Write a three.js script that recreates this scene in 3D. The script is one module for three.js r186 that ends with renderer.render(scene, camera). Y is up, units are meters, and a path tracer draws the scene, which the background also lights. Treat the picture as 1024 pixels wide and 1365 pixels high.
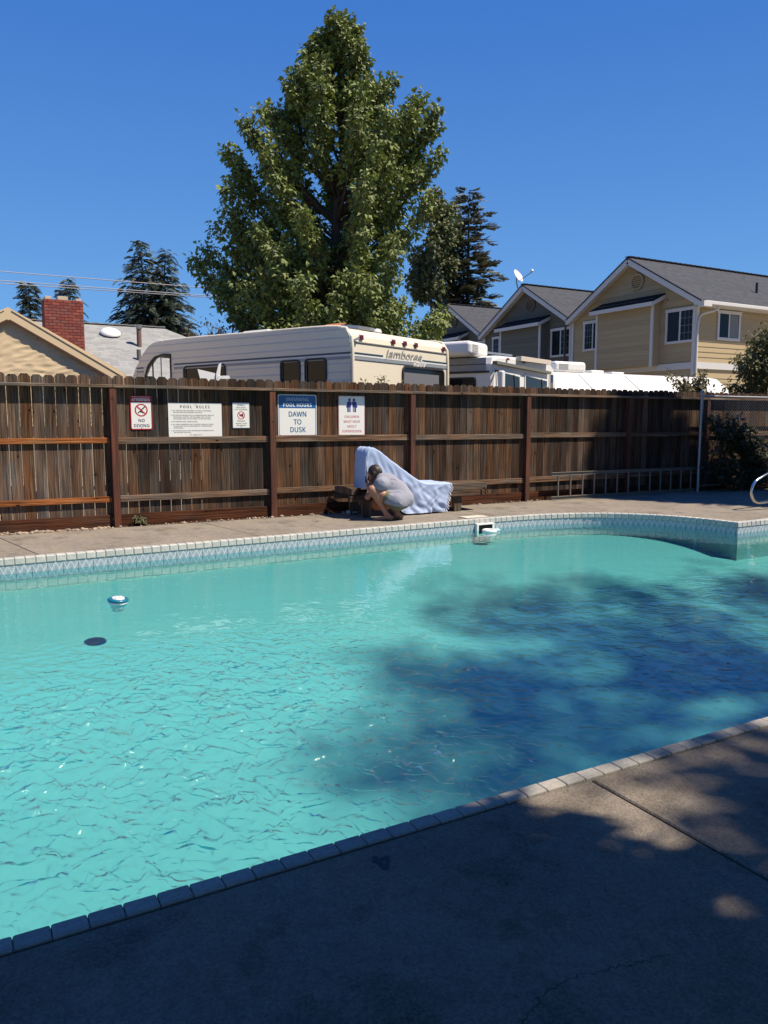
import * as THREE from 'three';
import { mergeGeometries } from 'three/addons/utils/BufferGeometryUtils.js';
import { RoundedBoxGeometry } from 'three/addons/geometries/RoundedBoxGeometry.js';
import { TextGeometry } from 'three/addons/geometries/TextGeometry.js';
import { FontLoader } from 'three/addons/loaders/FontLoader.js';
import { MarchingCubes } from 'three/addons/objects/MarchingCubes.js';
import { createNoise2D, createNoise3D } from 'simplex-noise';

// ---------------------------------------------------------------- camera, sky, sun, exposure
const W = 768, H = 1024, RAD = Math.PI / 180;
const scene = new THREE.Scene();
const camera = new THREE.PerspectiveCamera(67.21, W / H, 0.05, 900);
{
  const yaw = 29 * RAD, pitch = 6.69 * RAD, h = 1.42;
  camera.position.set(0, h, 0);
  camera.lookAt(Math.sin(yaw) * Math.cos(pitch), h - Math.sin(pitch), -Math.cos(yaw) * Math.cos(pitch));
}
const renderer = new THREE.WebGLRenderer();
renderer.setSize(W, H);
renderer.toneMapping = THREE.LinearToneMapping;
renderer.toneMappingExposure = 1.6;
renderer.shadowMap.enabled = true;
const SUN = new THREE.Vector3(1, 2.2, 1).normalize();
{
  const sun = new THREE.DirectionalLight(0xfff0da, 5);
  sun.name = 'sun';
  sun.position.copy(SUN).multiplyScalar(60);
  sun.castShadow = true; sun.shadow.radius = 1.8;
  Object.assign(sun.shadow.camera, { left: -45, right: 45, top: 45, bottom: -45, near: 1, far: 160 });
  sun.shadow.mapSize.set(4096, 4096);
  scene.add(sun, sun.target);
  // clear blue sky: deeper overhead, paler towards the horizon, the same all the way round
  const w = 32, hh = 512, d = new Float32Array(w * hh * 4);
  for (let j = 0; j < hh; j++) {
    const s = Math.max(0, Math.sin(((j + 0.5) / hh - 0.5) * Math.PI)), k = Math.pow(1 - s, 3.4), below = j < hh / 2;
    for (let i = 0; i < w; i++) {
      const o = (j * w + i) * 4;
      d[o] = below ? 0.12 : 0.017 + 0.135 * k; d[o + 1] = below ? 0.12 : 0.09 + 0.26 * k; d[o + 2] = below ? 0.12 : 0.345 + 0.26 * k; d[o + 3] = 1;
    }
  }
  const t = new THREE.DataTexture(d, w, hh, THREE.RGBAFormat, THREE.FloatType);
  t.mapping = THREE.EquirectangularReflectionMapping; t.magFilter = THREE.LinearFilter; t.needsUpdate = true;
  scene.background = t; scene.environment = t;
}

// ---------------------------------------------------------------- helpers
let seedState = 12345;
const rnd = () => { seedState = (seedState * 16807) % 2147483647; return seedState / 2147483647; };
const rr = (a, b) => a + (b - a) * rnd();
const pick = (a) => a[Math.floor(rnd() * a.length) % a.length];
const reseed = (n) => { seedState = n; };
const n2 = createNoise2D(rnd), n3 = createNoise3D(rnd);
const V = (x, y, z) => new THREE.Vector3(x, y, z);
const clamp = THREE.MathUtils.clamp, lerp = THREE.MathUtils.lerp, smooth = THREE.MathUtils.smoothstep;

const used = new Map();
function numbered(name) { const n = used.get(name) ?? 0; used.set(name, n + 1); return n ? name + '_' + String(n).padStart(3, '0') : name; }
function shade(o) { o.castShadow = o.receiveShadow = true; return o; }
function thing(name, label, category, pos = [0, 0, 0], turn = 0, group) {
  const o = new THREE.Group();
  o.name = numbered(name); o.position.set(...pos); o.rotation.y = turn;
  o.userData = { label, category };
  if (group) o.userData.group = group;
  scene.add(o);
  return o;
}
function part(parent, name, geo, mat, label) {
  const m = shade(new THREE.Mesh(geo, mat));
  m.name = name;
  if (label) m.userData.label = label;
  parent.add(m);
  return m;
}
function copyOf(o, label, group) {
  const c = o.clone();
  c.name = numbered(o.name.replace(/_\d{3}$/, ''));
  c.userData = { ...o.userData };
  if (label) c.userData.label = label;
  if (group) c.userData.group = group;
  scene.add(c);
  return c;
}
function structure(name, geo, mat, label) {
  const m = shade(new THREE.Mesh(geo, mat));
  m.name = name; m.userData = { kind: 'structure', label, category: name.replace(/_/g, ' ') };
  scene.add(m);
  return m;
}
const TONE = 0.84; // all base colours, so that the white signs and trim stay below clipping
const mat = (c, rough = 0.85, extra = {}) => { const { physical, ...e } = extra; const dull = rough >= 0.8 && !physical, M = physical || dull ? THREE.MeshPhysicalMaterial : THREE.MeshStandardMaterial; if (dull) e.specularIntensity = 0.25; return new M({ color: new THREE.Color().setRGB(...c.map((x) => x * TONE)), roughness: rough, ...e }); };
function merge(list) {
  const any = list.some((g) => !g.index);
  const keep = ['position', 'normal', 'uv'];
  const out = list.map((g) => { const q = any && g.index ? g.toNonIndexed() : g; for (const k of Object.keys(q.attributes)) if (!keep.includes(k)) q.deleteAttribute(k); if (!q.attributes.uv) q.setAttribute('uv', new THREE.BufferAttribute(new Float32Array(q.attributes.position.count * 2), 2)); return q; });
  return mergeGeometries(out);
}
// uv in metres by the way each face points; turned for grain that runs along x
function uvBox(g, s = 1, du = 0, dv = 0, turned = false) {
  const p = g.attributes.position, n = g.attributes.normal, uv = new Float32Array(p.count * 2);
  for (let i = 0; i < p.count; i++) {
    const ax = Math.abs(n.getX(i)), ay = Math.abs(n.getY(i)), az = Math.abs(n.getZ(i));
    let u, v;
    if (ay > ax && ay > az) { u = p.getX(i); v = -p.getZ(i); if (turned) { [u, v] = [v, u]; } }
    else if (ax > az) { u = p.getZ(i); v = p.getY(i); if (turned) { [u, v] = [v, u]; } }
    else { u = p.getX(i); v = p.getY(i); if (turned) { [u, v] = [v, u]; } }
    uv[i * 2] = u * s + du; uv[i * 2 + 1] = v * s + dv;
  }
  g.setAttribute('uv', new THREE.BufferAttribute(uv, 2));
  return g;
}
const bx = (w, h, d, x = 0, y = 0, z = 0) => new THREE.BoxGeometry(w, h, d).translate(x, y, z);
const span = (x0, x1, y0, y1, z0, z1) => bx(x1 - x0, y1 - y0, z1 - z0, (x0 + x1) / 2, (y0 + y1) / 2, (z0 + z1) / 2);
const rb = (w, h, d, r, x = 0, y = 0, z = 0, seg = 2) => new RoundedBoxGeometry(w, h, d, seg, r).translate(x, y, z);
const rspan = (x0, x1, y0, y1, z0, z1, r = 0.004, seg = 1) => rb(x1 - x0, y1 - y0, z1 - z0, Math.min(r, (x1 - x0) / 2.1, (y1 - y0) / 2.1, (z1 - z0) / 2.1), (x0 + x1) / 2, (y0 + y1) / 2, (z0 + z1) / 2, seg);
function polyShape(pts) { const s = new THREE.Shape(); pts.forEach(([x, y], i) => (i ? s.lineTo(x, y) : s.moveTo(x, y))); s.closePath(); return s; }
function extrude(pts, depth, bevel = 0) { // outline in x,y; solid from z = 0 to z = depth
  const s = Array.isArray(pts) ? polyShape(pts) : pts;
  return new THREE.ExtrudeGeometry(s, { depth: depth - 2 * bevel, bevelEnabled: bevel > 0, bevelSize: bevel, bevelThickness: bevel, bevelOffset: -bevel, bevelSegments: 1, curveSegments: 6 }).translate(0, 0, bevel);
}
function flatSlab(pts, y0, y1, bevel = 0) { // outline in world x,z
  return extrude(pts.map(([x, z]) => [x, -z]), y1 - y0, bevel).rotateX(-Math.PI / 2).translate(0, y0, 0);
}
function bar(a, b, w, h = w, up = V(0, 1, 0)) { // square bar from a to b
  const d = V().subVectors(b, a), L = d.length(), m = new THREE.Matrix4();
  const z = d.normalize(), x = V().crossVectors(Math.abs(z.dot(up)) > 0.99 ? V(1, 0, 0) : up, z).normalize(), y = V().crossVectors(z, x);
  m.makeBasis(x, y, z).setPosition(V().addVectors(a, b).multiplyScalar(0.5));
  return new THREE.BoxGeometry(w, h, L).applyMatrix4(m);
}
function tube(pts, r, seg = 24, rad = 8) { return new THREE.TubeGeometry(new THREE.CatmullRomCurve3(pts.map((p) => (p.isVector3 ? p : V(...p)))), seg, r, rad, false); }
function taper(a, b, ra, rb_, n = 7) {
  const d = V().subVectors(b, a), g = new THREE.CylinderGeometry(rb_, ra, d.length(), n, 1, true);
  g.applyQuaternion(new THREE.Quaternion().setFromUnitVectors(V(0, 1, 0), d.clone().normalize()));
  return g.translate((a.x + b.x) / 2, (a.y + b.y) / 2, (a.z + b.z) / 2);
}

// periodic noise for textures
const perm = new Uint8Array(65536).map(() => Math.floor(rnd() * 256));
function vnoise(x, y, px, py, s) {
  const xi = Math.floor(x), yi = Math.floor(y), fx = x - xi, fy = y - yi, u = fx * fx * (3 - 2 * fx), v = fy * fy * (3 - 2 * fy);
  const h = (a, b) => perm[(((((a % px) + px) % px) * 733 + (((b % py) + py) % py) * 1999 + s * 7919) & 65535)] / 255;
  return lerp(lerp(h(xi, yi), h(xi + 1, yi), u), lerp(h(xi, yi + 1), h(xi + 1, yi + 1), u), v);
}
function fbm(u, v, fx, fy, s, oct = 4) { let a = 0.5, t = 0, n = 0; for (let o = 0; o < oct; o++) { t += a * vnoise(u * fx, v * fy, fx, fy, s + o * 17); n += a; a *= 0.55; fx *= 2; fy *= 2; } return t / n; }
function tex(w, h, fn, { srgb = false, repeat = [1, 1] } = {}) {
  const d = new Uint8Array(w * h * 4);
  for (let y = 0; y < h; y++) for (let x = 0; x < w; x++) {
    const c = fn((x + 0.5) / w, (y + 0.5) / h, x, y), o = (y * w + x) * 4;
    if (typeof c === 'number') d[o] = d[o + 1] = d[o + 2] = clamp(c, 0, 1) * 255; else for (let k = 0; k < 3; k++) d[o + k] = clamp(c[k], 0, 1) * 255;
    d[o + 3] = 255;
  }
  const t = new THREE.DataTexture(d, w, h);
  t.wrapS = t.wrapT = THREE.RepeatWrapping; t.magFilter = THREE.LinearFilter; t.repeat.set(...repeat); t.needsUpdate = true;
  if (srgb) t.colorSpace = THREE.SRGBColorSpace;
  return t;
}
function canvasTex(w, h, draw) {
  const c = document.createElement('canvas'); c.width = w; c.height = h;
  draw(c.getContext('2d'), w, h);
  const t = new THREE.CanvasTexture(c); t.colorSpace = THREE.SRGBColorSpace; t.magFilter = THREE.LinearFilter;
  return t;
}

// ---------------------------------------------------------------- materials
// weathered cedar: linear multipliers, 1 m across by 2 m along the grain
const woodRings = (u, v) => {
  const w = u + 0.012 * (fbm(u, v, 6, 3, 5, 3) - 0.5) * 4;
  let knot = 0, ring = 0;
  for (const [kx, ky, kr] of [[0.08, 0.2, 0.016], [0.24, 0.66, 0.02], [0.39, 0.35, 0.014], [0.53, 0.82, 0.018], [0.66, 0.12, 0.02], [0.72, 0.55, 0.013], [0.9, 0.42, 0.022], [0.95, 0.9, 0.015], [0.17, 0.93, 0.013], [0.45, 0.05, 0.015]]) {
    const dx = (u - kx), dy = (v - ky) * 1.1, d = Math.hypot(dx, dy) / (kr * 1.5);
    knot = Math.max(knot, 1 - smooth(d, 0.25, 0.6)); ring = Math.max(ring, Math.exp(-d * 0.9) * (0.5 + 0.5 * Math.sin(d * 9)));
  }
  return [w, knot, ring];
};
const woodMap = tex(1024, 1024, (u, v) => {
  const [w, knot, ring] = woodRings(u, v);
  const streak = fbm(((w % 1) + 1) % 1, v, 90, 4, 11, 4), fine = fbm(u, v, 256, 12, 31, 2), grey = fbm(u, v, 9, 5, 44, 4), stain = fbm(u, v, 14, 3, 71, 4);
  let k = 0.12 + 1.15 * Math.pow(streak, 1.25) * (0.5 + 1.1 * fine) - 0.3 * ring;
  k *= 0.32 + 1.3 * stain;
  const g = smooth(grey, 0.38, 0.66);
  const c = [lerp(1.06, 0.84, g), lerp(0.78, 0.82, g), lerp(0.6, 0.8, g)];
  const dark = 1 - 0.85 * knot;
  return c.map((x) => x * k * dark * 1.05);
});
const woodBump = tex(512, 512, (u, v) => { const [w, knot] = woodRings(u, v); return 0.65 * fbm(((w % 1) + 1) % 1, v, 90, 4, 11, 3) + 0.35 * fbm(u, v, 200, 14, 31, 2) - 0.3 * knot; });
const woodUV = (g, turned) => uvBox(g, 1, rnd(), rnd(), turned);
const wood = (c, rough = 0.88) => mat(c, rough, { map: woodMap, bumpMap: woodBump, bumpScale: 0.006 });
for (const t of [woodMap, woodBump]) t.repeat.set(1, 0.5);
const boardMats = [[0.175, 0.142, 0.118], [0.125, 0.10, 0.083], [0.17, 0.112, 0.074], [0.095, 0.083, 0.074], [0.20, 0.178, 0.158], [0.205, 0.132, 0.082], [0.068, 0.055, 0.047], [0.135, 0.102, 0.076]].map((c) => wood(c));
const railMat = wood([0.25, 0.20, 0.16]), railOrange = wood([0.42, 0.20, 0.085]), capMat = wood([0.30, 0.27, 0.235]), postMat = wood([0.155, 0.052, 0.024], 0.7), kickMat = wood([0.115, 0.055, 0.033], 0.8), oldWood = wood([0.20, 0.17, 0.14]);

const concMap = tex(1024, 1024, (u, v) => {
  const a = fbm(u, v, 5, 5, 3, 5), b = fbm(u, v, 40, 40, 9, 3), s = fbm(u, v, 256, 256, 21, 2), st = smooth(fbm(u, v, 9, 9, 55, 4), 0.55, 0.72);
  const k = 0.62 + 0.3 * a + 0.22 * (b - 0.5) + 0.5 * (s - 0.5) - 0.16 * st;
  const warm = fbm(u, v, 7, 7, 91, 3);
  return [k * (0.98 + 0.1 * (warm - 0.5)), k * 0.985, k * (1.0 - 0.14 * (warm - 0.5))];
});
const concBump = tex(1024, 1024, (u, v) => 0.5 * fbm(u, v, 256, 256, 21, 2) + 0.3 * fbm(u, v, 90, 90, 33, 3) + 0.2 * fbm(u, v, 12, 12, 34, 3));
for (const t of [concMap, concBump]) t.repeat.set(1 / 1.7, 1 / 1.7);
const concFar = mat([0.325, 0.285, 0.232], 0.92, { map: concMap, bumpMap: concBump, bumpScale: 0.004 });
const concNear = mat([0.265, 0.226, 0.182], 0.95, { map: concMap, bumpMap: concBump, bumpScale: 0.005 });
const copeMap = tex(512, 512, (u, v) => 0.74 + 0.3 * (fbm(u, v, 60, 60, 9, 3) - 0.5) + 0.26 * (fbm(u, v, 8, 8, 19, 4) - 0.5) + 0.2 * (fbm(u, v, 230, 230, 2, 2) - 0.5));
copeMap.repeat.set(2.2, 2.2);
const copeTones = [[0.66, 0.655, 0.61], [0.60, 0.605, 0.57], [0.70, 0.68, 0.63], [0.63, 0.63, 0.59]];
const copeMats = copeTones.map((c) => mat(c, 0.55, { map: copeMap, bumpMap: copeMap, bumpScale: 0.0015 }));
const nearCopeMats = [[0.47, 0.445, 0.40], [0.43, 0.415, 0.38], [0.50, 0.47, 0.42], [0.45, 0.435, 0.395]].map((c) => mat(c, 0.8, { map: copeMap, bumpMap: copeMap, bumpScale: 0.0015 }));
const grout = mat([0.30, 0.29, 0.27], 0.9), jointDark = mat([0.035, 0.032, 0.03], 1);
const plaster = mat([0.52, 0.53, 0.485], 0.8);
// wind ripples finer than the water mesh: a net of small wandering crests
const rippleMap = tex(1024, 1024, (u, v) => {
  const a = (fbm(u, v, 6, 6, 201, 3) - 0.5) * 0.10, b = (fbm(u, v, 6, 6, 251, 3) - 0.5) * 0.10, U = ((u + a) % 1 + 1) % 1, W = ((v + b) % 1 + 1) % 1;
  const r = (f, g, s, w) => { const d = Math.abs(fbm(U, W, f, g, s, 2) - 0.5) / w; return d < 1 ? 0.5 + 0.5 * Math.cos(Math.PI * d) : 0; };
  return 0.46 * r(14, 10, 3, 0.15) + 0.3 * r(22, 16, 9, 0.17) + 0.24 * r(31, 23, 33, 0.19);
});
rippleMap.repeat.set(1 / 1.75, 1 / 1.75);
const soil = mat([0.13, 0.105, 0.08], 1, { map: concMap, bumpMap: concBump, bumpScale: 0.02 });
const asphalt = mat([0.075, 0.07, 0.065], 0.95, { map: concMap });
const steel = mat([0.78, 0.76, 0.70], 0.16, { metalness: 1 }), galv = mat([0.42, 0.44, 0.46], 0.45, { metalness: 0.8 }), black = mat([0.012, 0.012, 0.014], 0.5);
const darkGlass = mat([0.012, 0.014, 0.015], 0.06, { physical: true, specularIntensity: 0.4 }), white = mat([0.80, 0.80, 0.78], 0.45), rubber = mat([0.02, 0.02, 0.02], 0.7);

// ---------------------------------------------------------------- the pool
const farCurve = new THREE.CatmullRomCurve3([[-4, -8.72], [-1.6, -8.76], [0.7, -8.82], [3.28, -8.95], [6.2, -9.1], [7.1, -9.14], [7.9, -9.08], [8.6, -8.86], [9.1, -8.47], [9.42, -8.0], [9.57, -7.5], [9.61, -7.02]].map(([x, z]) => V(x, 0, z)), false, 'centripetal');
const farPath = farCurve.getSpacedPoints(150).map((p) => [p.x, p.z]);
const NEAR_Z = -2.235, ALC_Z = -7.05, POOL_R = 14.5, POOL_L = -4;
const alcovePath = []; for (let i = 0; i <= 20; i++) alcovePath.push([9.61 + (POOL_R - 9.61) * i / 20, -7.02 - 0.06 * i / 20]);
const poolOutline = [...farPath, ...alcovePath.slice(1), [POOL_R, NEAR_Z], [POOL_L, NEAR_Z]];
function insidePool(x, z, grow = 0) {
  let c = false;
  for (let i = 0, j = poolOutline.length - 1; i < poolOutline.length; j = i++) {
    const [xi, zi] = poolOutline[i], [xj, zj] = poolOutline[j];
    if (zi > z !== zj > z && x < ((xj - xi) * (z - zi)) / (zj - zi) + xi) c = !c;
  }
  return c;
}
// a profile (outward offset, y) swept along a path whose outside is on its left when seen from above going forward
function outward(path, i) {
  const a = path[Math.max(0, i - 1)], b = path[Math.min(path.length - 1, i + 1)], dx = b[0] - a[0], dz = b[1] - a[1], L = Math.hypot(dx, dz);
  return [dz / L, -dx / L];
}
function sweep(path, profile) {
  const pos = [], uv = [], idx = [], n = profile.length;
  let along = 0;
  path.forEach(([x, z], i) => {
    const [ox, oz] = outward(path, i);
    if (i) along += Math.hypot(x - path[i - 1][0], z - path[i - 1][1]);
    let v = 0;
    profile.forEach(([o, y], k) => { if (k) v += Math.hypot(o - profile[k - 1][0], y - profile[k - 1][1]); pos.push(x + ox * o, y, z + oz * o); uv.push(along, v); });
  });
  for (let i = 0; i < path.length - 1; i++) for (let k = 0; k < n - 1; k++) { const a = i * n + k, b = a + 1, c = a + n, d = c + 1; idx.push(a, c, b, b, c, d); }
  const g = new THREE.BufferGeometry();
  g.setAttribute('position', new THREE.Float32BufferAttribute(pos, 3)); g.setAttribute('uv', new THREE.Float32BufferAttribute(uv, 2)); g.setIndex(idx);
  const f = g.toNonIndexed(); f.computeVertexNormals();
  return f;
}
function offsetPath(path, o) { return path.map(([x, z], i) => { const [ox, oz] = outward(path, i); return [x + ox * o, z + oz * o]; }); }
const nearPath = []; for (let i = 0; i <= 40; i++) nearPath.push([POOL_R + (POOL_L - POOL_R) * i / 40, NEAR_Z]);
const rightPath = [[POOL_R, -7.08], [POOL_R, NEAR_Z]], leftPath = [[POOL_L, NEAR_Z], [POOL_L, -8.72]];
const WATER_Y = -0.16;
const basin = new THREE.Group(); basin.name = 'swimming_pool'; basin.userData = { kind: 'structure', label: 'in-ground pool with white tile coping and blue waterline tile band', category: 'swimming pool' }; scene.add(basin);
{
  const floorY = (x, z) => lerp(-0.34, -1.2, smooth(z, -8.9, -3.0));
  const g = new THREE.PlaneGeometry(POOL_R - POOL_L + 1, 8, 60, 40).rotateX(-Math.PI / 2).translate((POOL_R + POOL_L) / 2, 0, -5.7), p = g.attributes.position;
  for (let i = 0; i < p.count; i++) p.setY(i, floorY(p.getX(i), p.getZ(i)));
  g.computeVertexNormals(); uvBox(g);
  part(basin, 'pool_floor', g, plaster);
  const prof = [[0.012, -0.05], [0.012, -1.7]];
  part(basin, 'pool_wall', merge([farPath, alcovePath, rightPath, nearPath, leftPath].map((q) => sweep(q, prof))), plaster);
  // coping: single white tiles with a rounded nose, on a mortar bed
  part(basin, 'mortar_bed', merge([...[farPath, alcovePath].map((q) => sweep(q, [[0.004, -0.074], [0.004, -0.003], [0.1, -0.001], [0.1, -0.09]])), sweep(nearPath, [[0.004, -0.074], [0.004, -0.004], [0.062, -0.004], [0.062, -0.09]])]), grout);
  const T = 0.1016, copeGeo = [0, 1, 2, 3].map((k) => uvBox(rb(T - 0.004, 0.076, 0.098, 0.012, 0, -0.032, -0.045, 2).rotateZ((k - 1.5) * 0.002), 1, rnd(), rnd()));
  const nearGeo = [0, 1, 2, 3].map((k) => uvBox(rb(T - 0.005, 0.066, 0.066, 0.007, 0, -0.028 + k * 0.0006, -0.030, 2), 1, rnd(), rnd()));
  function lay(path, step, geos, mats, name, place, most = 1e9) {
    let acc = 0, target = step / 2, made = 0;
    for (let i = 1; i < path.length; i++) {
      const [ax, az] = path[i - 1], [bx_, bz] = path[i], L = Math.hypot(bx_ - ax, bz - az);
      while (acc + L >= target && made < most) {
        const t = (target - acc) / L, x = lerp(ax, bx_, t), z = lerp(az, bz, t), [ox, oz] = outward(path, i);
        if (place(x, z)) { const m = part(basin, name, pick(geos), pick(mats)); m.position.set(x, 0, z); m.rotation.y = Math.atan2(-ox, -oz) ; made++; }
        target += step;
      }
      acc += L;
    }
  }
  reseed(77);
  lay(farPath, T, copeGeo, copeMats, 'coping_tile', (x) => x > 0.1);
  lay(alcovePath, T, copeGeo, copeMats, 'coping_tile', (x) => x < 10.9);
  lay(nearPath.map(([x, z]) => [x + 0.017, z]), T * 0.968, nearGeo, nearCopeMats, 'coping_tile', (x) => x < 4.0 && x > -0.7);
  // waterline band of blue diamond tiles
  const bandMap = tex(256, 256, (u, v, x, y) => {
    const n = fbm(u, v, 10, 10, 7, 4), s = fbm(u, v, 60, 60, 17, 2), d = Math.min(Math.abs(v - 2 * Math.abs(u - 0.5)), Math.abs((1 - v) - 2 * Math.abs(u - 0.5)) * 1.0) / Math.sqrt(5) * 2;
    const line = 1 - smooth(d, 0.022, 0.06), m = smooth(s * 0.6 + n * 0.4, 0.46, 0.6);
    const c = [lerp(0.24, 0.44, m), lerp(0.31, 0.50, m), lerp(0.36, 0.54, m)];
    return c.map((k, i) => lerp(k, [0.56, 0.62, 0.66][i], line));
  });
  const bandMat = mat([1, 1, 1], 0.22, { map: bandMap });
  const B = 0.1545, bandGeo = [0, 1].map(() => { const g = rb(B - 0.003, 0.152, 0.008, 0.0015, 0, -0.150, -0.010, 1); const p = g.attributes.position, uv = g.attributes.uv; for (let i = 0; i < p.count; i++) uv.setXY(i, p.getX(i) / B + 0.5, (p.getY(i) + 0.226) / 0.152); return g; });
  lay(farPath, B, bandGeo, [bandMat], 'band_tile', (x) => x > 0.1);
  lay(alcovePath, B, bandGeo, [bandMat], 'band_tile', (x) => x < 10.9);
}
// water: one rippled clear sheet
{
  const x0 = -1.6, x1 = 12.5, z0 = -9.2, z1 = -2.2;
  reseed(4242);
  const waves = [], wide = [];
  for (let i = 0; i < 46; i++) { const lam = 0.075 * Math.pow(3.6, rnd()), a = rnd() * 6.283; waves.push([Math.cos(a) * 6.283 / lam, Math.sin(a) * 6.283 / lam, rnd() * 6.283, lam]); }
  for (let i = 0; i < 22; i++) { const lam = 0.22 * Math.pow(4, rnd()), a = 0.5 + rr(-0.7, 0.7) + 1.2; wide.push([Math.cos(a) * 6.283 / lam, Math.sin(a) * 6.283 / lam, rnd() * 6.283, lam]); }
  const ruffAt = (x, z) => smooth(z + 0.25 * n2(x * 0.7, z * 0.7), -6.2, -3.9) * (1 - 0.8 * smooth(x + 0.18 * z, 0.9, 2.3));
  const xs = [], zs = [];
  for (let x = x0; x < x1; x += x < 5 ? 0.016 : 0.028) xs.push(x);
  for (let z = z1; z > z0; z -= z > -6.2 ? 0.016 : 0.028) zs.push(z);
  const nx = xs.length, nz = zs.length, pos = new Float32Array(nx * nz * 3), idx = [], inside = new Uint8Array(nx * nz), level = new Float32Array(nx * nz), bins = [[], [], [], []];
  for (let j = 0; j < nz; j++) for (let i = 0; i < nx; i++) {
    const x = xs[i], z = zs[j], k = j * nx + i;
    const wx = x + 0.05 * n2(x * 3, z * 3), wz = z + 0.05 * n2(x * 3 + 50, z * 3);
    // ruffled on the left near half, calm towards the far wall and the right
    const ruff = ruffAt(x, z);
    level[k] = ruff + 0.22 * n2(x * 2.6, z * 2.6) + 0.14 * n2(x * 9, z * 9);
    const calm = 0.07 + 0.26 * smooth(z, -6.9, -4.6);
    let a = 0, b = 0;
    for (const w of waves) a += w[3] * Math.sin(w[0] * wx + w[1] * wz + w[2]);
    for (const w of wide) b += w[3] * Math.sin(w[0] * x + w[1] * z + w[2]);
    const q = n2(wx * 4.6, wz * 3.8) + 0.5 * n2(wx * 9.2 + 9, wz * 7.6);
    const hgt = ruff * (0.0038 * a + 0.0085 * Math.sin(q * 5.4)) + calm * (0.0014 * b + 0.0016 * a);
    pos[k * 3] = x; pos[k * 3 + 1] = WATER_Y + hgt; pos[k * 3 + 2] = z;
    inside[k] = insidePool(x, z) || insidePool(x, z + 0.05) || insidePool(x - 0.05, z) || z > -2.26;
  }
  for (let j = 0; j < nz - 1; j++) for (let i = 0; i < nx - 1; i++) {
    const a = j * nx + i, b = a + 1, c = a + nx, d = c + 1;
    if (inside[a] || inside[b] || inside[c] || inside[d]) bins[level[a] > 0.72 ? 3 : level[a] > 0.46 ? 2 : level[a] > 0.2 ? 1 : 0].push(a, b, c, b, d, c);
  }
  const g = new THREE.BufferGeometry();
  g.setAttribute('position', new THREE.BufferAttribute(pos, 3)); bins.forEach((q) => { for (let i = 0; i < q.length; i++) idx.push(q[i]); });
  g.setIndex(idx); g.computeVertexNormals(); uvBox(g);
  let from = 0; bins.forEach((q, i) => { g.addGroup(from, q.length, i); from += q.length; });
  // calm water to water ruffled by the breeze: the same water, finer ripples
  const water = (rough, bump) => mat([0.40 / TONE, 0.825 / TONE, 0.865 / TONE], rough, { physical: true, bumpMap: rippleMap, bumpScale: bump, transmission: 1, thickness: 0, ior: 1.33 });
  structure('pool_water', g, [water(0.03, 0.0006), water(0.12, 0.004), water(0.2, 0.011), water(0.27, 0.019)], 'rippled turquoise water filling the pool');
}

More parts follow.
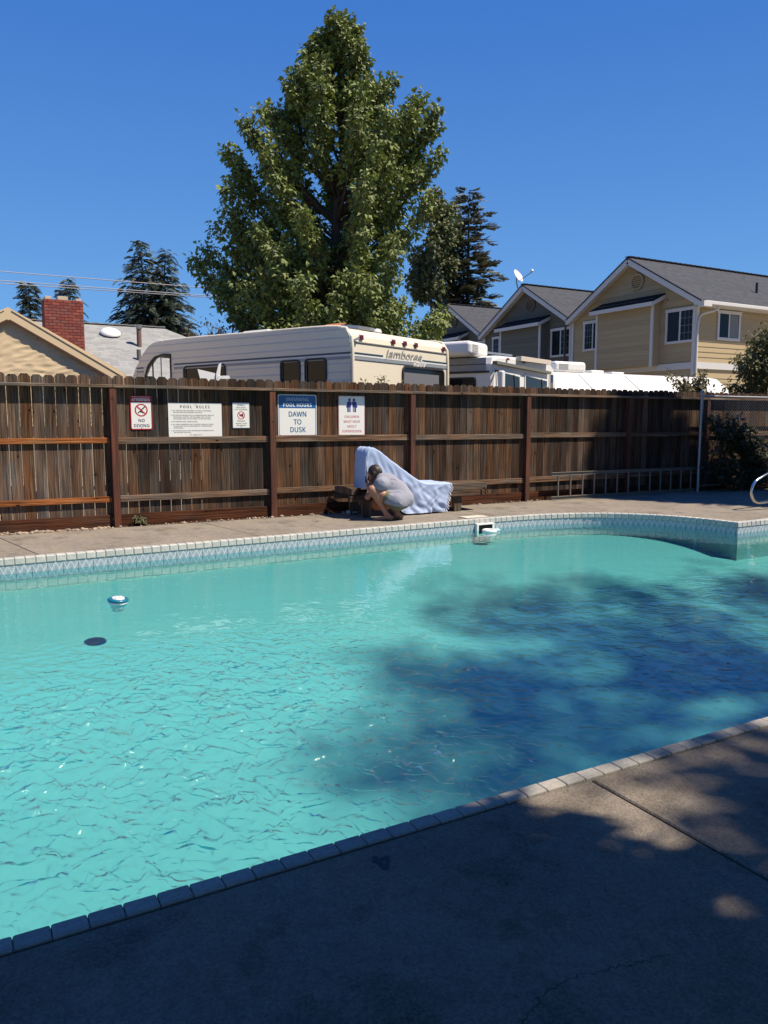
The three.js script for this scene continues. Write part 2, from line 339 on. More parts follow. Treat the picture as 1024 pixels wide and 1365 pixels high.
// ---------------------------------------------------------------- ground and deck
{
  const hole = [[-6, 9], [20, 9], [20, -10.78], [-6, -10.78]];
  const s = polyShape([[-300, -300], [300, -300], [300, 300], [-300, 300]]);
  s.holes.push(polyShape(hole.map(([x, z]) => [x, -z])));
  structure('ground', uvBox(new THREE.ShapeGeometry(s).rotateX(-Math.PI / 2).translate(0, -0.012, 0)), mat([0.46, 0.395, 0.30], 0.95, { map: concMap }), 'pale gravelly ground beyond the fence');
  const deck = new THREE.Group(); deck.name = 'pool_deck'; deck.userData = { kind: 'structure', label: 'weathered concrete deck round the pool', category: 'deck' }; scene.add(deck);
  const edge = offsetPath(farPath, 0.108), alc = offsetPath(alcovePath, 0.108).filter(([x]) => x > 9.75);
  alc.unshift([9.718, -7.13]);
  const near0 = NEAR_Z + 0.071;
  const cutX = (e, x) => { for (let i = 1; i < e.length; i++) if (e[i][0] >= x) { const t = (x - e[i - 1][0]) / (e[i][0] - e[i - 1][0]); return [x, lerp(e[i - 1][1], e[i][1], t)]; } };
  // joints run a little askew: [x at the fence, x at the pool]
  const joints = [[-6, -6], [0.36, 0.72], [2.99, 3.26], [7.1, 7.1], [20, 20]];
  for (let k = 0; k < joints.length - 1; k++) {
    const [fa, pa] = joints[k], [fb, pb] = joints[k + 1], gap = 0.006;
    const pts = [[fa + gap, -10.75], [pa + gap, k ? cutX(edge, pa + gap)[1] : -8.6]];
    if (!k) { pts[1] = [-6, -8.82]; pts.push([edge[0][0], edge[0][1]]); }
    if (k < 3) { for (const e of edge) if (e[0] > pa + 0.05 && e[0] < pb - 0.05) pts.push(e); pts.push(cutX(edge, pb - gap), [fb - gap, -10.75]); }
    else { for (const e of edge) if (e[0] > pa + 0.05) pts.push(e); pts.push(...alc, [POOL_R + 0.1, -7.19], [20, -7.19], [20, -10.75]); }
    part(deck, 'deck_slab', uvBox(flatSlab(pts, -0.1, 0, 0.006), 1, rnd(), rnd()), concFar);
  }
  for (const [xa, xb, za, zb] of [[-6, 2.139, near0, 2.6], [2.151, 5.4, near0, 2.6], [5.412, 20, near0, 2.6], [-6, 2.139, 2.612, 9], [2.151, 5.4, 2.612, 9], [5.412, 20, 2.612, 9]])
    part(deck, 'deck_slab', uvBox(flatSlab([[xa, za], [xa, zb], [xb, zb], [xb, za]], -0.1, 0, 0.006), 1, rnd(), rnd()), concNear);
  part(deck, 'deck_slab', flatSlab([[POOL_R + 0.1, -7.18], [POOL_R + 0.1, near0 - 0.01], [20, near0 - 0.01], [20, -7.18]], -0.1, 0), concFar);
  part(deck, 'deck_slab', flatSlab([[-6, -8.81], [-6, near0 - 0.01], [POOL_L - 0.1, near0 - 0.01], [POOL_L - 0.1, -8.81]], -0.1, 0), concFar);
  // hairline cracks
  const crack = (pts, w) => { const P = [], c = new THREE.CatmullRomCurve3(pts.map(([x, z]) => V(x, 0, z))).getSpacedPoints(60).map((q, i) => V(q.x + 0.012 * n2(i * 0.7, pts[0][0]), 0.0011, q.z + 0.012 * n2(i * 0.9, pts[0][1] + 9))); for (let i = 0; i < 60; i++) { const a = c[i], b = c[i + 1], k = w * (0.4 + 0.6 * Math.abs(n2(i * 0.3, 4))), d = V().subVectors(b, a).normalize(), s = V(-d.z * k, 0, d.x * k); for (const q of [a.clone().add(s), a.clone().sub(s), b.clone().add(s), b.clone().add(s), a.clone().sub(s), b.clone().sub(s)]) P.push(q.x, q.y, q.z); } const g = new THREE.BufferGeometry(); g.setAttribute('position', new THREE.Float32BufferAttribute(P, 3)); g.computeVertexNormals(); return g; };
  part(deck, 'crack', crack([[0.7, -1.36], [1.0, -1.28], [1.25, -1.36], [1.6, -1.3]], 0.0011), jointDark);
  part(deck, 'crack', crack([[2.9, -1.9], [3.3, -1.6], [3.5, -1.1], [4.1, -0.7]], 0.0011), jointDark);
  part(deck, 'crack', crack([[4.4, -9.15], [4.2, -9.6], [4.5, -10.1], [4.35, -10.7]], 0.003), jointDark);
  // earth showing in the joints
  part(deck, 'joint_filler', merge([flatSlab([[-6, -10.9], [-6, -9.3], [20, -9.3], [20, -10.9]], -0.16, -0.03), flatSlab([[-6, -2.13], [-6, 9], [20, 9], [20, -2.13]], -0.16, -0.03)]), jointDark);
  part(deck, 'earth_strip', uvBox(flatSlab([[-6, -11.1], [-6, -10.74], [20, -10.74], [20, -11.1]], -0.1, -0.006), 1), soil);
}

// ---------------------------------------------------------------- the wooden fence
const FZ = -10.9;
{
  reseed(991);
  const f = thing('wooden_fence', 'long weathered brown board fence with dog-eared tops behind the pool', 'fence', [0, 0, FZ]);
  const posts = [-0.6, 1.87, 4.12, 6.54, 8.94, 11.45, 13.69, 16.1, 18.5];
  for (const x of posts) part(f, 'post', woodUV(rspan(x - 0.046, x + 0.046, -0.08, 1.868, -0.002, 0.09, 0.006)), postMat);
  for (let k = 0; k < posts.length - 1; k++) {
    const a = posts[k] + 0.052, b = posts[k + 1] - 0.052, left = k === 0;
    part(f, 'rail', woodUV(rspan(a, b, 1.125 + rr(-0.01, 0.01), 1.213 + rr(-0.01, 0.01), 0.001, 0.039, 0.005), true), left ? railOrange : railMat);
    part(f, 'rail', woodUV(rspan(a, b, 0.335 + rr(-0.01, 0.01), 0.425 + rr(-0.01, 0.01), 0.001, 0.039, 0.005), true), left ? railOrange : railMat);
    part(f, 'cap_rail', woodUV(rspan(posts[k] + (k ? 0.002 : -0.05), posts[k + 1] - 0.002, 1.87, 1.909, 0.001, 0.1, 0.005), true), capMat);
    part(f, 'kickboard', woodUV(rspan(a, b, -0.03, 0.165, 0.001, 0.036, 0.005), true), kickMat);
  }
  let x = -0.7;
  while (x < 18.4) {
    const tight = x < 3 ? rr(0.004, 0.009) : rr(0.001, 0.005);
    const w = rr(0.132, 0.142), h = 2.03 + rr(-0.012, 0.012), c = 0.03 + rr(0, 0.008), y0 = 0.12 + rr(-0.01, 0.02);
    const g = extrude([[0, y0], [w, y0], [w, h - c], [w - c * 0.9, h], [c * 0.9, h], [0, h - c]], 0.018, 0.002).translate(x, 0, -0.0185 - rr(0, 0.004));
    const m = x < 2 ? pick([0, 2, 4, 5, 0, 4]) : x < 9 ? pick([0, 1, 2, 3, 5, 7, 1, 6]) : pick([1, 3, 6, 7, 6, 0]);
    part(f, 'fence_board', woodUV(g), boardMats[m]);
    x += w + tight;
  }
}
// ---------------------------------------------------------------- the signs
{
  const F = (c, px, bold = true, fam = 'sans-serif') => { c.font = (bold ? 'bold ' : '') + px + 'px ' + fam; };
  const center = (c, t, x, y, w) => { c.textAlign = 'center'; c.fillText(t, x, y, w); };
  function sign(name, label, x0, x1, y0, y1, r, z, draw, px, tilt = 0) {
    const w = x1 - x0, h = y1 - y0, t = thing(name, label, 'sign', [(x0 + x1) / 2, (y0 + y1) / 2, FZ + z]);
    t.rotation.z = tilt;
    const s = new THREE.Shape(), a = -w / 2, b = w / 2, c = -h / 2, d = h / 2;
    s.moveTo(a + r, c); s.lineTo(b - r, c); s.quadraticCurveTo(b, c, b, c + r); s.lineTo(b, d - r); s.quadraticCurveTo(b, d, b - r, d); s.lineTo(a + r, d); s.quadraticCurveTo(a, d, a, d - r); s.lineTo(a, c + r); s.quadraticCurveTo(a, c, a + r, c);
    part(t, 'plate', new THREE.ExtrudeGeometry(s, { depth: 0.003, bevelEnabled: false, curveSegments: 4 }).translate(0, 0, -0.004), galv);
    const g = new THREE.ShapeGeometry(s, 4), p = g.attributes.position, uv = g.attributes.uv;
    for (let i = 0; i < p.count; i++) uv.setXY(i, (p.getX(i) - a) / w, (p.getY(i) - c) / h);
    part(t, 'printed_face', g.translate(0, 0, 0.001), mat([0.93, 0.93, 0.93], 0.35, { map: canvasTex(px, Math.round(px * h / w), draw) }));
    const scr = new THREE.CylinderGeometry(0.006, 0.006, 0.004, 8).rotateX(Math.PI / 2);
    for (const y of [c + 0.025, d - 0.025]) part(t, 'screw', scr.clone().translate(0, y, 0.003), galv);
  }
  const WHITE = '#f3f3ee', RED = '#b3182b', NAVY = '#1d2350', BLUE = '#1f5f9e';
  sign('warning_sign', 'small red and white NO DIVING sign with crossed-out diver', 2.10, 2.39, 1.31, 1.77, 0.03, 0.006, (c, w, h) => {
    c.fillStyle = RED; c.fillRect(0, 0, w, h); c.fillStyle = WHITE; c.beginPath(); c.roundRect(w * 0.045, h * 0.03, w * 0.91, h * 0.94, w * 0.06); c.fill();
    c.fillStyle = RED; c.fillRect(w * 0.045, h * 0.04, w * 0.91, h * 0.15); c.fillStyle = '#fff'; F(c, h * 0.105); center(c, 'ATTENTION', w / 2, h * 0.155, w * 0.84);
    c.strokeStyle = '#15151f'; c.lineCap = 'round'; c.lineWidth = w * 0.055; c.beginPath(); c.moveTo(w * 0.66, h * 0.33); c.lineTo(w * 0.42, h * 0.47); c.moveTo(w * 0.5, h * 0.42); c.lineTo(w * 0.36, h * 0.36); c.moveTo(w * 0.44, h * 0.46); c.lineTo(w * 0.62, h * 0.51); c.stroke();
    c.fillStyle = '#15151f'; c.beginPath(); c.arc(w * 0.37, h * 0.5, w * 0.035, 0, 7); c.fill();
    c.strokeStyle = RED; c.lineWidth = w * 0.06; c.beginPath(); c.arc(w / 2, h * 0.425, w * 0.27, 0, 7); c.moveTo(w * 0.31, h * 0.31); c.lineTo(w * 0.69, h * 0.54); c.stroke();
    c.fillStyle = NAVY; F(c, h * 0.13); center(c, 'NO', w / 2, h * 0.775, w * 0.8); center(c, 'DIVING', w / 2, h * 0.925, w * 0.8);
  }, 384);
  sign('rules_board', 'wide white POOL RULES board of small printed lines', 2.61, 3.37, 1.205, 1.68, 0.004, 0.006, (c, w, h) => {
    c.fillStyle = WHITE; c.fillRect(0, 0, w, h); c.fillStyle = '#26262a'; F(c, h * 0.115); c.letterSpacing = w * 0.012 + 'px'; center(c, 'POOL  RULES', w / 2, h * 0.155, w * 0.8); c.letterSpacing = '0px';
    const lines = ['1. ALL PERSONS ARE REQUIRED TO TAKE A CLEANSING', 'SHOWER BEFORE ENTERING THE POOL.', '', '2. NO PERSON HAVING WITH A COMMUNICABLE SKIN OR', 'INTESTINAL DISEASE, OR INFLAMED EYES, OR EAR', 'DISCHARGE SHALL BE ALLOWED TO USE THE POOL.', '', '3. NO PERSON SHALL SWIM ALONE.', '', '4. ALL NON-SWIMMERS AND CHILDREN UNDER 14 YEARS', 'OF AGE MUST BE ACCOMPANIED BY A RESPONSIBLE', 'SUPERVISOR.', '', '5. NO PERSON SHALL RUN OR ENGAGE IN HORSEPLAY IN', 'OR AROUND THE POOL.'];
    c.textAlign = 'left'; F(c, h * 0.047); let y = 0.245;
    for (const l of lines) { if (!l) { y += 0.03; continue; } const num = /^\d/.test(l); c.fillText(l, w * (num ? 0.045 : 0.09), h * y, w * (num ? 0.9 : 0.86)); y += 0.052; }
    F(c, h * 0.04); center(c, 'PER CODE 333-60-31', w / 2, h * 0.955, w * 0.4);
  }, 1024);
  sign('notice_sign', 'smallest white notice with green lettering and a crossed-out horn', 3.53, 3.79, 1.325, 1.695, 0.01, 0.006, (c, w, h) => {
    c.fillStyle = '#7d8f9c'; c.fillRect(0, 0, w, h); c.fillStyle = WHITE; c.fillRect(w * 0.03, h * 0.02, w * 0.94, h * 0.96); c.fillStyle = '#35564c';
    F(c, h * 0.1, true, 'serif'); center(c, 'Please', w / 2, h * 0.14); F(c, h * 0.07); center(c, 'KEEP NOISE', w / 2, h * 0.225, w * 0.8); center(c, 'TO A MINIMUM', w / 2, h * 0.3, w * 0.86);
    c.fillStyle = '#5a3338'; c.beginPath(); c.moveTo(w * 0.4, h * 0.46); c.lineTo(w * 0.5, h * 0.46); c.lineTo(w * 0.63, h * 0.41); c.lineTo(w * 0.63, h * 0.59); c.lineTo(w * 0.5, h * 0.54); c.lineTo(w * 0.4, h * 0.54); c.fill();
    c.strokeStyle = '#b83645'; c.lineWidth = w * 0.045; c.beginPath(); c.arc(w / 2, h * 0.5, w * 0.2, 0, 7); c.moveTo(w * 0.36, h * 0.41); c.lineTo(w * 0.64, h * 0.59); c.stroke();
    c.fillStyle = '#35564c'; F(c, h * 0.1, true, 'serif'); center(c, 'Please', w / 2, h * 0.75); F(c, h * 0.07); center(c, 'RESPECT OUR', w / 2, h * 0.84, w * 0.86); center(c, 'NEIGHBORS', w / 2, h * 0.92, w * 0.8);
  }, 320);
  sign('hours_sign', 'large blue and white POOL HOURS sign reading DAWN TO DUSK', 4.23, 4.86, 1.195, 1.825, 0.035, 0.006, (c, w, h) => {
    c.fillStyle = '#dfe6ea'; c.fillRect(0, 0, w, h); c.fillStyle = BLUE; c.beginPath(); c.roundRect(w * 0.02, h * 0.02, w * 0.96, h * 0.96, w * 0.05); c.fill(); c.fillStyle = WHITE; c.beginPath(); c.roundRect(w * 0.035, h * 0.1, w * 0.93, h * 0.865, w * 0.04); c.fill();
    c.fillStyle = BLUE; c.fillRect(w * 0.03, h * 0.06, w * 0.94, h * 0.265);
    c.fillStyle = '#c9d2da'; F(c, h * 0.115, false); center(c, 'SWIMMING', w / 2, h * 0.155, w * 0.68); c.fillStyle = '#fff'; F(c, h * 0.12); center(c, 'POOL HOURS', w / 2, h * 0.29, w * 0.85);
    c.fillStyle = '#265f8c'; F(c, h * 0.165, false); c.strokeStyle = '#265f8c'; c.lineWidth = w * 0.008;
    for (const [t, y, k] of [['DAWN', 0.525, 0.54], ['TO', 0.71, 0.24], ['DUSK', 0.895, 0.5]]) { center(c, t, w / 2, h * y, w * k); c.strokeText(t, w / 2, h * y, w * k); }
  }, 512);
  sign('supervision_sign', 'white sign with blue family figures reading CHILDREN MUST HAVE ADULT SUPERVISION', 5.23, 5.69, 1.195, 1.82, 0.025, 0.006, (c, w, h) => {
    c.fillStyle = '#d8a9ad'; c.fillRect(0, 0, w, h); c.fillStyle = WHITE; c.beginPath(); c.roundRect(w * 0.025, h * 0.018, w * 0.95, h * 0.964, w * 0.05); c.fill();
    c.fillStyle = '#2f3184';
    for (const s of [-1, 1]) {
      const x = w / 2 + s * w * 0.095; c.beginPath(); c.arc(x - s * w * 0.01, h * 0.1, w * 0.05, 0, 7); c.fill();
      c.beginPath(); c.roundRect(x - w * 0.085, h * 0.14, w * 0.17, h * 0.15, w * 0.04); c.fill(); c.fillRect(x + s * w * 0.045 - w * 0.035, h * 0.16, w * 0.07, h * 0.12);
      c.beginPath(); c.moveTo(x + s * w * 0.05, h * 0.16); c.lineTo(x + s * w * 0.13, h * 0.28); c.lineTo(x + s * w * 0.07, h * 0.3); c.fill(); c.fillRect(x - w * 0.075, h * 0.28, w * 0.06, h * 0.125); c.fillRect(x + w * 0.005, h * 0.28, w * 0.065, h * 0.125);
    }
    c.fillStyle = WHITE; c.beginPath(); c.arc(w / 2, h * 0.245, w * 0.035, 0, 7); c.fill(); c.fillRect(w * 0.455, h * 0.275, w * 0.09, h * 0.14);
    c.fillStyle = '#b5525c'; F(c, h * 0.085);
    ['CHILDREN', 'MUST HAVE', 'ADULT', 'SUPERVISION'].forEach((t, i) => center(c, t, w / 2, h * (0.55 + i * 0.12), w * [0.6, 0.7, 0.4, 0.82][i]));
  }, 384);
}
// ---------------------------------------------------------------- shapes from distance fields (people)
function sdfGeo(f, c, half, res) {
  const mc = new MarchingCubes(res, new THREE.MeshStandardMaterial(), false, false, 120000);
  mc.isolation = 0;
  const P = V(), at = (i) => (i / res * 2 - 1) * half;
  for (let k = 0; k < res; k++) for (let j = 0; j < res; j++) for (let i = 0; i < res; i++) mc.field[i + j * res + k * res * res] = -f(P.set(c[0] + at(i), c[1] + at(j), c[2] + at(k)));
  mc.update();
  const n = mc.count, pos = new Float32Array(n * 3), nor = new Float32Array(n * 3), e = half / res * 0.5;
  for (let i = 0; i < n; i++) {
    for (let a = 0; a < 3; a++) pos[i * 3 + a] = c[a] + mc.positionArray[i * 3 + a] * half;
    const [x, y, z] = [pos[i * 3], pos[i * 3 + 1], pos[i * 3 + 2]];
    const g = V(f(P.set(x + e, y, z)) - f(P.set(x - e, y, z)), f(P.set(x, y + e, z)) - f(P.set(x, y - e, z)), f(P.set(x, y, z + e)) - f(P.set(x, y, z - e))).normalize();
    g.toArray(nor, i * 3);
  }
  const g = new THREE.BufferGeometry();
  g.setAttribute('position', new THREE.BufferAttribute(pos, 3)); g.setAttribute('normal', new THREE.BufferAttribute(nor, 3)); g.setAttribute('uv', new THREE.BufferAttribute(new Float32Array(n * 2), 2));
  return g;
}
const smin = (a, b, k) => { const h = Math.max(k - Math.abs(a - b), 0) / k; return Math.min(a, b) - h * h * k * 0.25; };
function capsule(p, a, b, ra, rb_) {
  const bx_ = b[0] - a[0], by = b[1] - a[1], bz = b[2] - a[2], px = p.x - a[0], py = p.y - a[1], pz = p.z - a[2];
  const t = clamp((px * bx_ + py * by + pz * bz) / (bx_ * bx_ + by * by + bz * bz), 0, 1);
  return Math.hypot(px - bx_ * t, py - by * t, pz - bz * t) - lerp(ra, rb_, t);
}
const bones = (list, k) => (p) => { let d = 1e9; for (const [a, b, ra, rb_] of list) d = smin(d, capsule(p, a, b, ra, rb_), k); return d; };

// ---------------------------------------------------------------- wooden lounger, towel and the crouching person
const LZ0 = -10.6, LZ1 = -10.06;
{
  reseed(31);
  const t = thing('wooden_lounger', 'heavy weathered wooden sun lounger with raised back, half covered by a towel', 'sun lounger', [6.2, 0, (LZ0 + LZ1) / 2]);
  const X = (x) => x - 6.2, zf = (LZ1 - LZ0) / 2;
  for (const s of [-1, 1]) part(t, 'side_rail', woodUV(rspan(X(5.0), X(7.34), 0.25, 0.333, s * zf - 0.02, s * zf + 0.02, 0.006), true), oldWood);
  for (let i = 0; i < 4; i++) { const z0 = -zf + 0.006 + i * 0.137; part(t, 'seat_plank', woodUV(rspan(X(6.0), X(7.48), 0.335, 0.45, z0, z0 + 0.128, 0.01), true), oldWood); }
  part(t, 'end_board', woodUV(rspan(X(7.36), X(7.42), 0.25, 0.334, -zf - 0.03, zf + 0.03, 0.006), true), oldWood);
  for (let i = 0; i < 4; i++) { const z0 = -zf + 0.03 + i * 0.124; part(t, 'back_slat', woodUV(bar(V(X(6.25), 0.43, z0 + 0.055), V(X(5.39), 0.995, z0 + 0.055), 0.11, 0.022), true), oldWood); }
  for (const y of [0.56, 0.86]) { const x = lerp(6.25, 5.39, (y - 0.43) / 0.565); part(t, 'back_batten', bar(V(X(x) - 0.025, y - 0.02, -zf + 0.02), V(X(x) - 0.025, y - 0.02, zf - 0.02), 0.03, 0.05), oldWood); }
  part(t, 'back_prop', bar(V(X(5.6), 0.78, 0), V(X(5.25), 0.36, 0), 0.04, 0.04), oldWood);
  part(t, 'cross_bar', bar(V(X(5.06), 0.4, -zf - 0.02), V(X(5.06), 0.4, zf + 0.02), 0.07, 0.09), oldWood);
  for (const x of [6.93, 5.3]) for (const s of [-1, 1]) {
    part(t, 'leg', woodUV(extrude([[-0.09, 0.3], [0.1, 0.3], [0.075, 0.0], [-0.055, 0.0]], 0.042, 0.004).translate(X(x), 0, s * (zf - 0.06) - 0.02)), oldWood);
  }
  for (const x of [6.93, 5.3]) part(t, 'leg_brace', bar(V(X(x) + 0.08, 0.02, -zf + 0.1), V(X(x) + 0.16, 0.3, -zf + 0.1), 0.05, 0.035), oldWood);
}
{
  // towel: along the lounger (s) and across it (v); the part past the near edge hangs
  const top = [[5.23, 0.44], [5.24, 0.7], [5.27, 0.97], [5.335, 1.04], [5.41, 1.02], [5.66, 0.85], [5.95, 0.655], [6.2, 0.505], [6.32, 0.472], [6.5, 0.466], [6.74, 0.464]].map(([x, y]) => V(x, y, 0));
  const curve = new THREE.CatmullRomCurve3(top, false, 'centripetal');
  const NS = 90, NV = 60, build = (off) => {
    const P = [];
    for (let i = 0; i <= NS; i++) {
      const s = i / NS, c = curve.getPointAt(s), tan = curve.getTangentAt(s), nrm = V(-tan.y, tan.x, 0).normalize(); if (nrm.y < 0 && s > 0.3) nrm.negate(); if (s <= 0.3 && nrm.x > 0) nrm.negate();
      const floorTo = lerp(0.42, 0.025, smooth(c.x, 5.35, 6.0));
      for (let j = 0; j <= NV; j++) {
        const v = j / NV, q = V();
        const zEdge = LZ1 + 0.045;
        if (v < 0.5) {
          const wob = 0.004 * n2(s * 14, v * 9) + 0.006 * n2(s * 5, v * 4 + 7);
          q.set(c.x, c.y, lerp(lerp(LZ0 + 0.24, LZ0 - 0.02, smooth(s, 0.3, 0.75)), zEdge, v / 0.5)).addScaledVector(nrm, 0.006 + wob + off);
        } else {
          const h = (v - 0.5) / 0.5, drop = s < 0.23 ? 0 : Math.max(0.02, c.y - floorTo), fold = (0.026 * (1 - Math.abs(Math.sin(c.x * 11 + 1.6 * h + 1.5 * n2(c.x * 2, h * 1.5)))) + 0.018 * n2(c.x * 6 - h * 2, h * 2.5 + 3)) * Math.sqrt(h);
          q.set(c.x + 0.03 * h * n2(c.x * 2, 5) - 0.09 * h * smooth(c.x, 6.2, 6.7), c.y - drop * h, zEdge + 0.012 - 0.03 * h + fold + off);
          if (s < 0.23) { q.set(c.x, c.y, zEdge + 0.012 * h).addScaledVector(nrm, 0.006 + off); }
        }
        P.push(q);
      }
    }
    return P;
  };
  const A = build(0.0025), B = build(-0.0025), pos = [], idx = [], row = NV + 1, base = A.length;
  for (const q of [...A, ...B]) pos.push(q.x - 6, q.y, q.z + 10.2);
  for (let i = 0; i < NS; i++) for (let j = 0; j < NV; j++) { const a = i * row + j, b = a + 1, c = a + row, d = c + 1; idx.push(a, b, c, b, d, c, base + a, base + c, base + b, base + b, base + c, base + d); }
  const rim = []; for (let i = 0; i < NS; i++) rim.push([i * row, (i + 1) * row], [i * row + NV, (i + 1) * row + NV]); for (let j = 0; j < NV; j++) rim.push([j, j + 1], [NS * row + j, NS * row + j + 1]);
  for (const [a, b] of rim) idx.push(a, b, base + a, b, base + b, base + a);
  const g = new THREE.BufferGeometry(); g.setAttribute('position', new THREE.Float32BufferAttribute(pos, 3)); g.setIndex(idx); g.computeVertexNormals(); g.setAttribute('uv', new THREE.BufferAttribute(new Float32Array(pos.length / 3 * 2), 2));
  const t = thing('beach_towel', 'pale blue fringed towel draped over the wooden lounger', 'towel', [6, 0, -10.2]);
  part(t, 'cloth', g, mat([0.41, 0.51, 0.73], 0.95, { physical: true, sheen: 0.3, sheenRoughness: 0.6, sheenColor: new THREE.Color(0.6, 0.65, 0.8) }));
  const fr = []; reseed(8);
  for (let j = 3; j <= NV; j += 1.5) { const q = A[NS * row + Math.floor(j)], l = rr(0.05, 0.08); const a = V(q.x - 6, q.y, q.z + 10.2), b = j < NV * 0.5 ? V(a.x + l * 0.8, a.y - l * 0.25, a.z + rr(-0.012, 0.012)) : V(a.x + l * 0.55, Math.max(0.008, a.y - l * 0.8), a.z + rr(-0.012, 0.012)); fr.push(bar(a, b, 0.008, 0.008)); }
  const frm = part(t, 'fringe', merge(fr), mat([0.72, 0.76, 0.86], 0.95), 'white knotted fringe along the towel end'); frm.userData.kind = 'stuff';
}
{
  const o = thing('person', 'person in grey-lavender T-shirt crouching at the towel-covered lounger, back turned', 'person', [5.5, 0, -9.65]);
  const J = (x, y, z) => [x - 5.5, y, z + 9.75];
  const pel = J(5.60, 0.31, -9.74), wai = J(5.60, 0.41, -9.79), che = J(5.46, 0.52, -9.87), nb = J(5.375, 0.6, -9.92), hd = J(5.32, 0.67, -9.97);
  const ls = J(5.31, 0.53, -9.76), rs = J(5.51, 0.575, -10.0), lh = J(5.53, 0.27, -9.68), rh = J(5.69, 0.28, -9.81), lk = J(5.185, 0.455, -9.8), la = J(5.40, 0.085, -9.76), rk = J(5.43, 0.45, -10.02), ra = J(5.60, 0.085, -9.8);
  const le = J(5.16, 0.34, -9.9), lw = J(5.27, 0.47, -10.02), re = J(5.43, 0.36, -10.0), rw = J(5.32, 0.52, -10.03);
  const lheel = J(5.445, 0.04, -9.74), ltoe = J(5.25, 0.022, -9.83), rheel = J(5.645, 0.04, -9.78), rtoe = J(5.46, 0.022, -9.89);
  const body = bones([[pel, wai, 0.115, 0.105], [wai, che, 0.105, 0.115], [che, nb, 0.1, 0.06], [ls, rs, 0.055, 0.055], [nb, hd, 0.052, 0.05], [lh, rh, 0.105, 0.105],
    [lh, lk, 0.088, 0.056], [lk, la, 0.054, 0.034], [rh, rk, 0.088, 0.056], [rk, ra, 0.054, 0.034], [la, lheel, 0.034, 0.034], [lheel, ltoe, 0.034, 0.022], [ra, rheel, 0.034, 0.034], [rheel, rtoe, 0.034, 0.022],
    [lk.map((v, i) => lerp(v, la[i], 0.12)), lk.map((v, i) => lerp(v, la[i], 0.4)).map((v, i) => v + [0.012, 0, 0.01][i]), 0.05, 0.052],
    [ls, le, 0.044, 0.034], [le, lw, 0.034, 0.024], [rs, re, 0.044, 0.034], [re, rw, 0.034, 0.024]], 0.035);
  const skin = mat([0.40, 0.20, 0.125], 0.55), hairM = mat([0.028, 0.016, 0.010], 0.5, { bumpMap: woodBump, bumpScale: 0.003 }), shirtM = mat([0.30, 0.305, 0.365], 0.95), shortM = mat([0.17, 0.175, 0.11], 0.9);
  // head: skull, jaw, nose, brow, ears; it faces away from the camera, down to the towel
  const f = V(-0.62, -0.35, -0.7).normalize(), side = V().crossVectors(V(0, 1, 0), f).normalize(), up = V().crossVectors(f, side).normalize();
  const at = (a, b, c) => [hd[0] + f.x * a + side.x * b + up.x * c, hd[1] + f.y * a + side.y * b + up.y * c, hd[2] + f.z * a + side.z * b + up.z * c];
  const head = bones([[at(-0.015, 0, 0.03), at(0.02, 0, 0.025), 0.086, 0.078], [at(0.03, 0, -0.02), at(0.045, 0, -0.062), 0.06, 0.042], [at(0.092, 0, 0.0), at(0.105, 0, -0.026), 0.010, 0.014], [at(0.0, 0.082, -0.012), at(-0.008, 0.084, 0.018), 0.014, 0.016], [at(0.0, -0.082, -0.012), at(-0.008, -0.084, 0.018), 0.014, 0.016], [at(0.084, 0.022, -0.055), at(0.084, -0.022, -0.055), 0.011, 0.011], [at(0.085, 0.045, 0.03), at(0.085, -0.045, 0.03), 0.012, 0.012]], 0.022);
  part(o, 'body', sdfGeo(body, [0.0, 0.32, -0.02], 0.5, 84), skin);
  part(o, 'head', sdfGeo(head, hd, 0.16, 64), skin);
  for (const s of [-1, 1]) { const e = new THREE.SphereGeometry(0.011, 10, 8); e.translate(...at(0.083, s * 0.03, 0.008)); part(o, 'eye', e, mat([0.5, 0.48, 0.45], 0.2)); }
  const hairF = (p) => { const w = V(p.x - hd[0], p.y - hd[1], p.z - hd[2]), a = w.dot(f), b = w.dot(side), c = w.dot(up); const cap_ = Math.hypot(a + 0.012, b * 0.96, c - 0.028) - 0.099 - 0.004 * Math.sin(b * 160 + c * 40); const cut = Math.max(a - 0.045 - c * 0.25, -c - 0.055 + a * 0.1); const lock = Math.min(capsule(p, at(-0.02, 0.085, 0.0), at(0.05, 0.1, -0.10), 0.03, 0.016), capsule(p, at(-0.02, -0.085, 0.0), at(0.05, -0.1, -0.10), 0.03, 0.016), capsule(p, at(-0.075, 0, -0.01), at(-0.06, 0.02, -0.075), 0.04, 0.02)); return smin(Math.max(cap_, cut), lock, 0.02); };
  part(o, 'hair', sdfGeo(hairF, hd, 0.19, 60), hairM, 'dark brown hair falling forward');
  const mid = (a, b, t) => a.map((v, i) => lerp(v, b[i], t));
  const bum = bones([[lh, rh, 0.15, 0.145], [lh, mid(lh, lk, 0.3), 0.13, 0.1], [pel, wai, 0.145, 0.138], [wai, che, 0.145, 0.15], [che, nb, 0.14, 0.078], [ls, rs, 0.084, 0.084], [ls, mid(ls, le, 0.62), 0.082, 0.07], [rs, mid(rs, re, 0.55), 0.074, 0.062], [mid(lh, rh, 0.5).map((v, i) => v + [0.05, 0.03, 0.06][i]), wai, 0.13, 0.11]], 0.06);
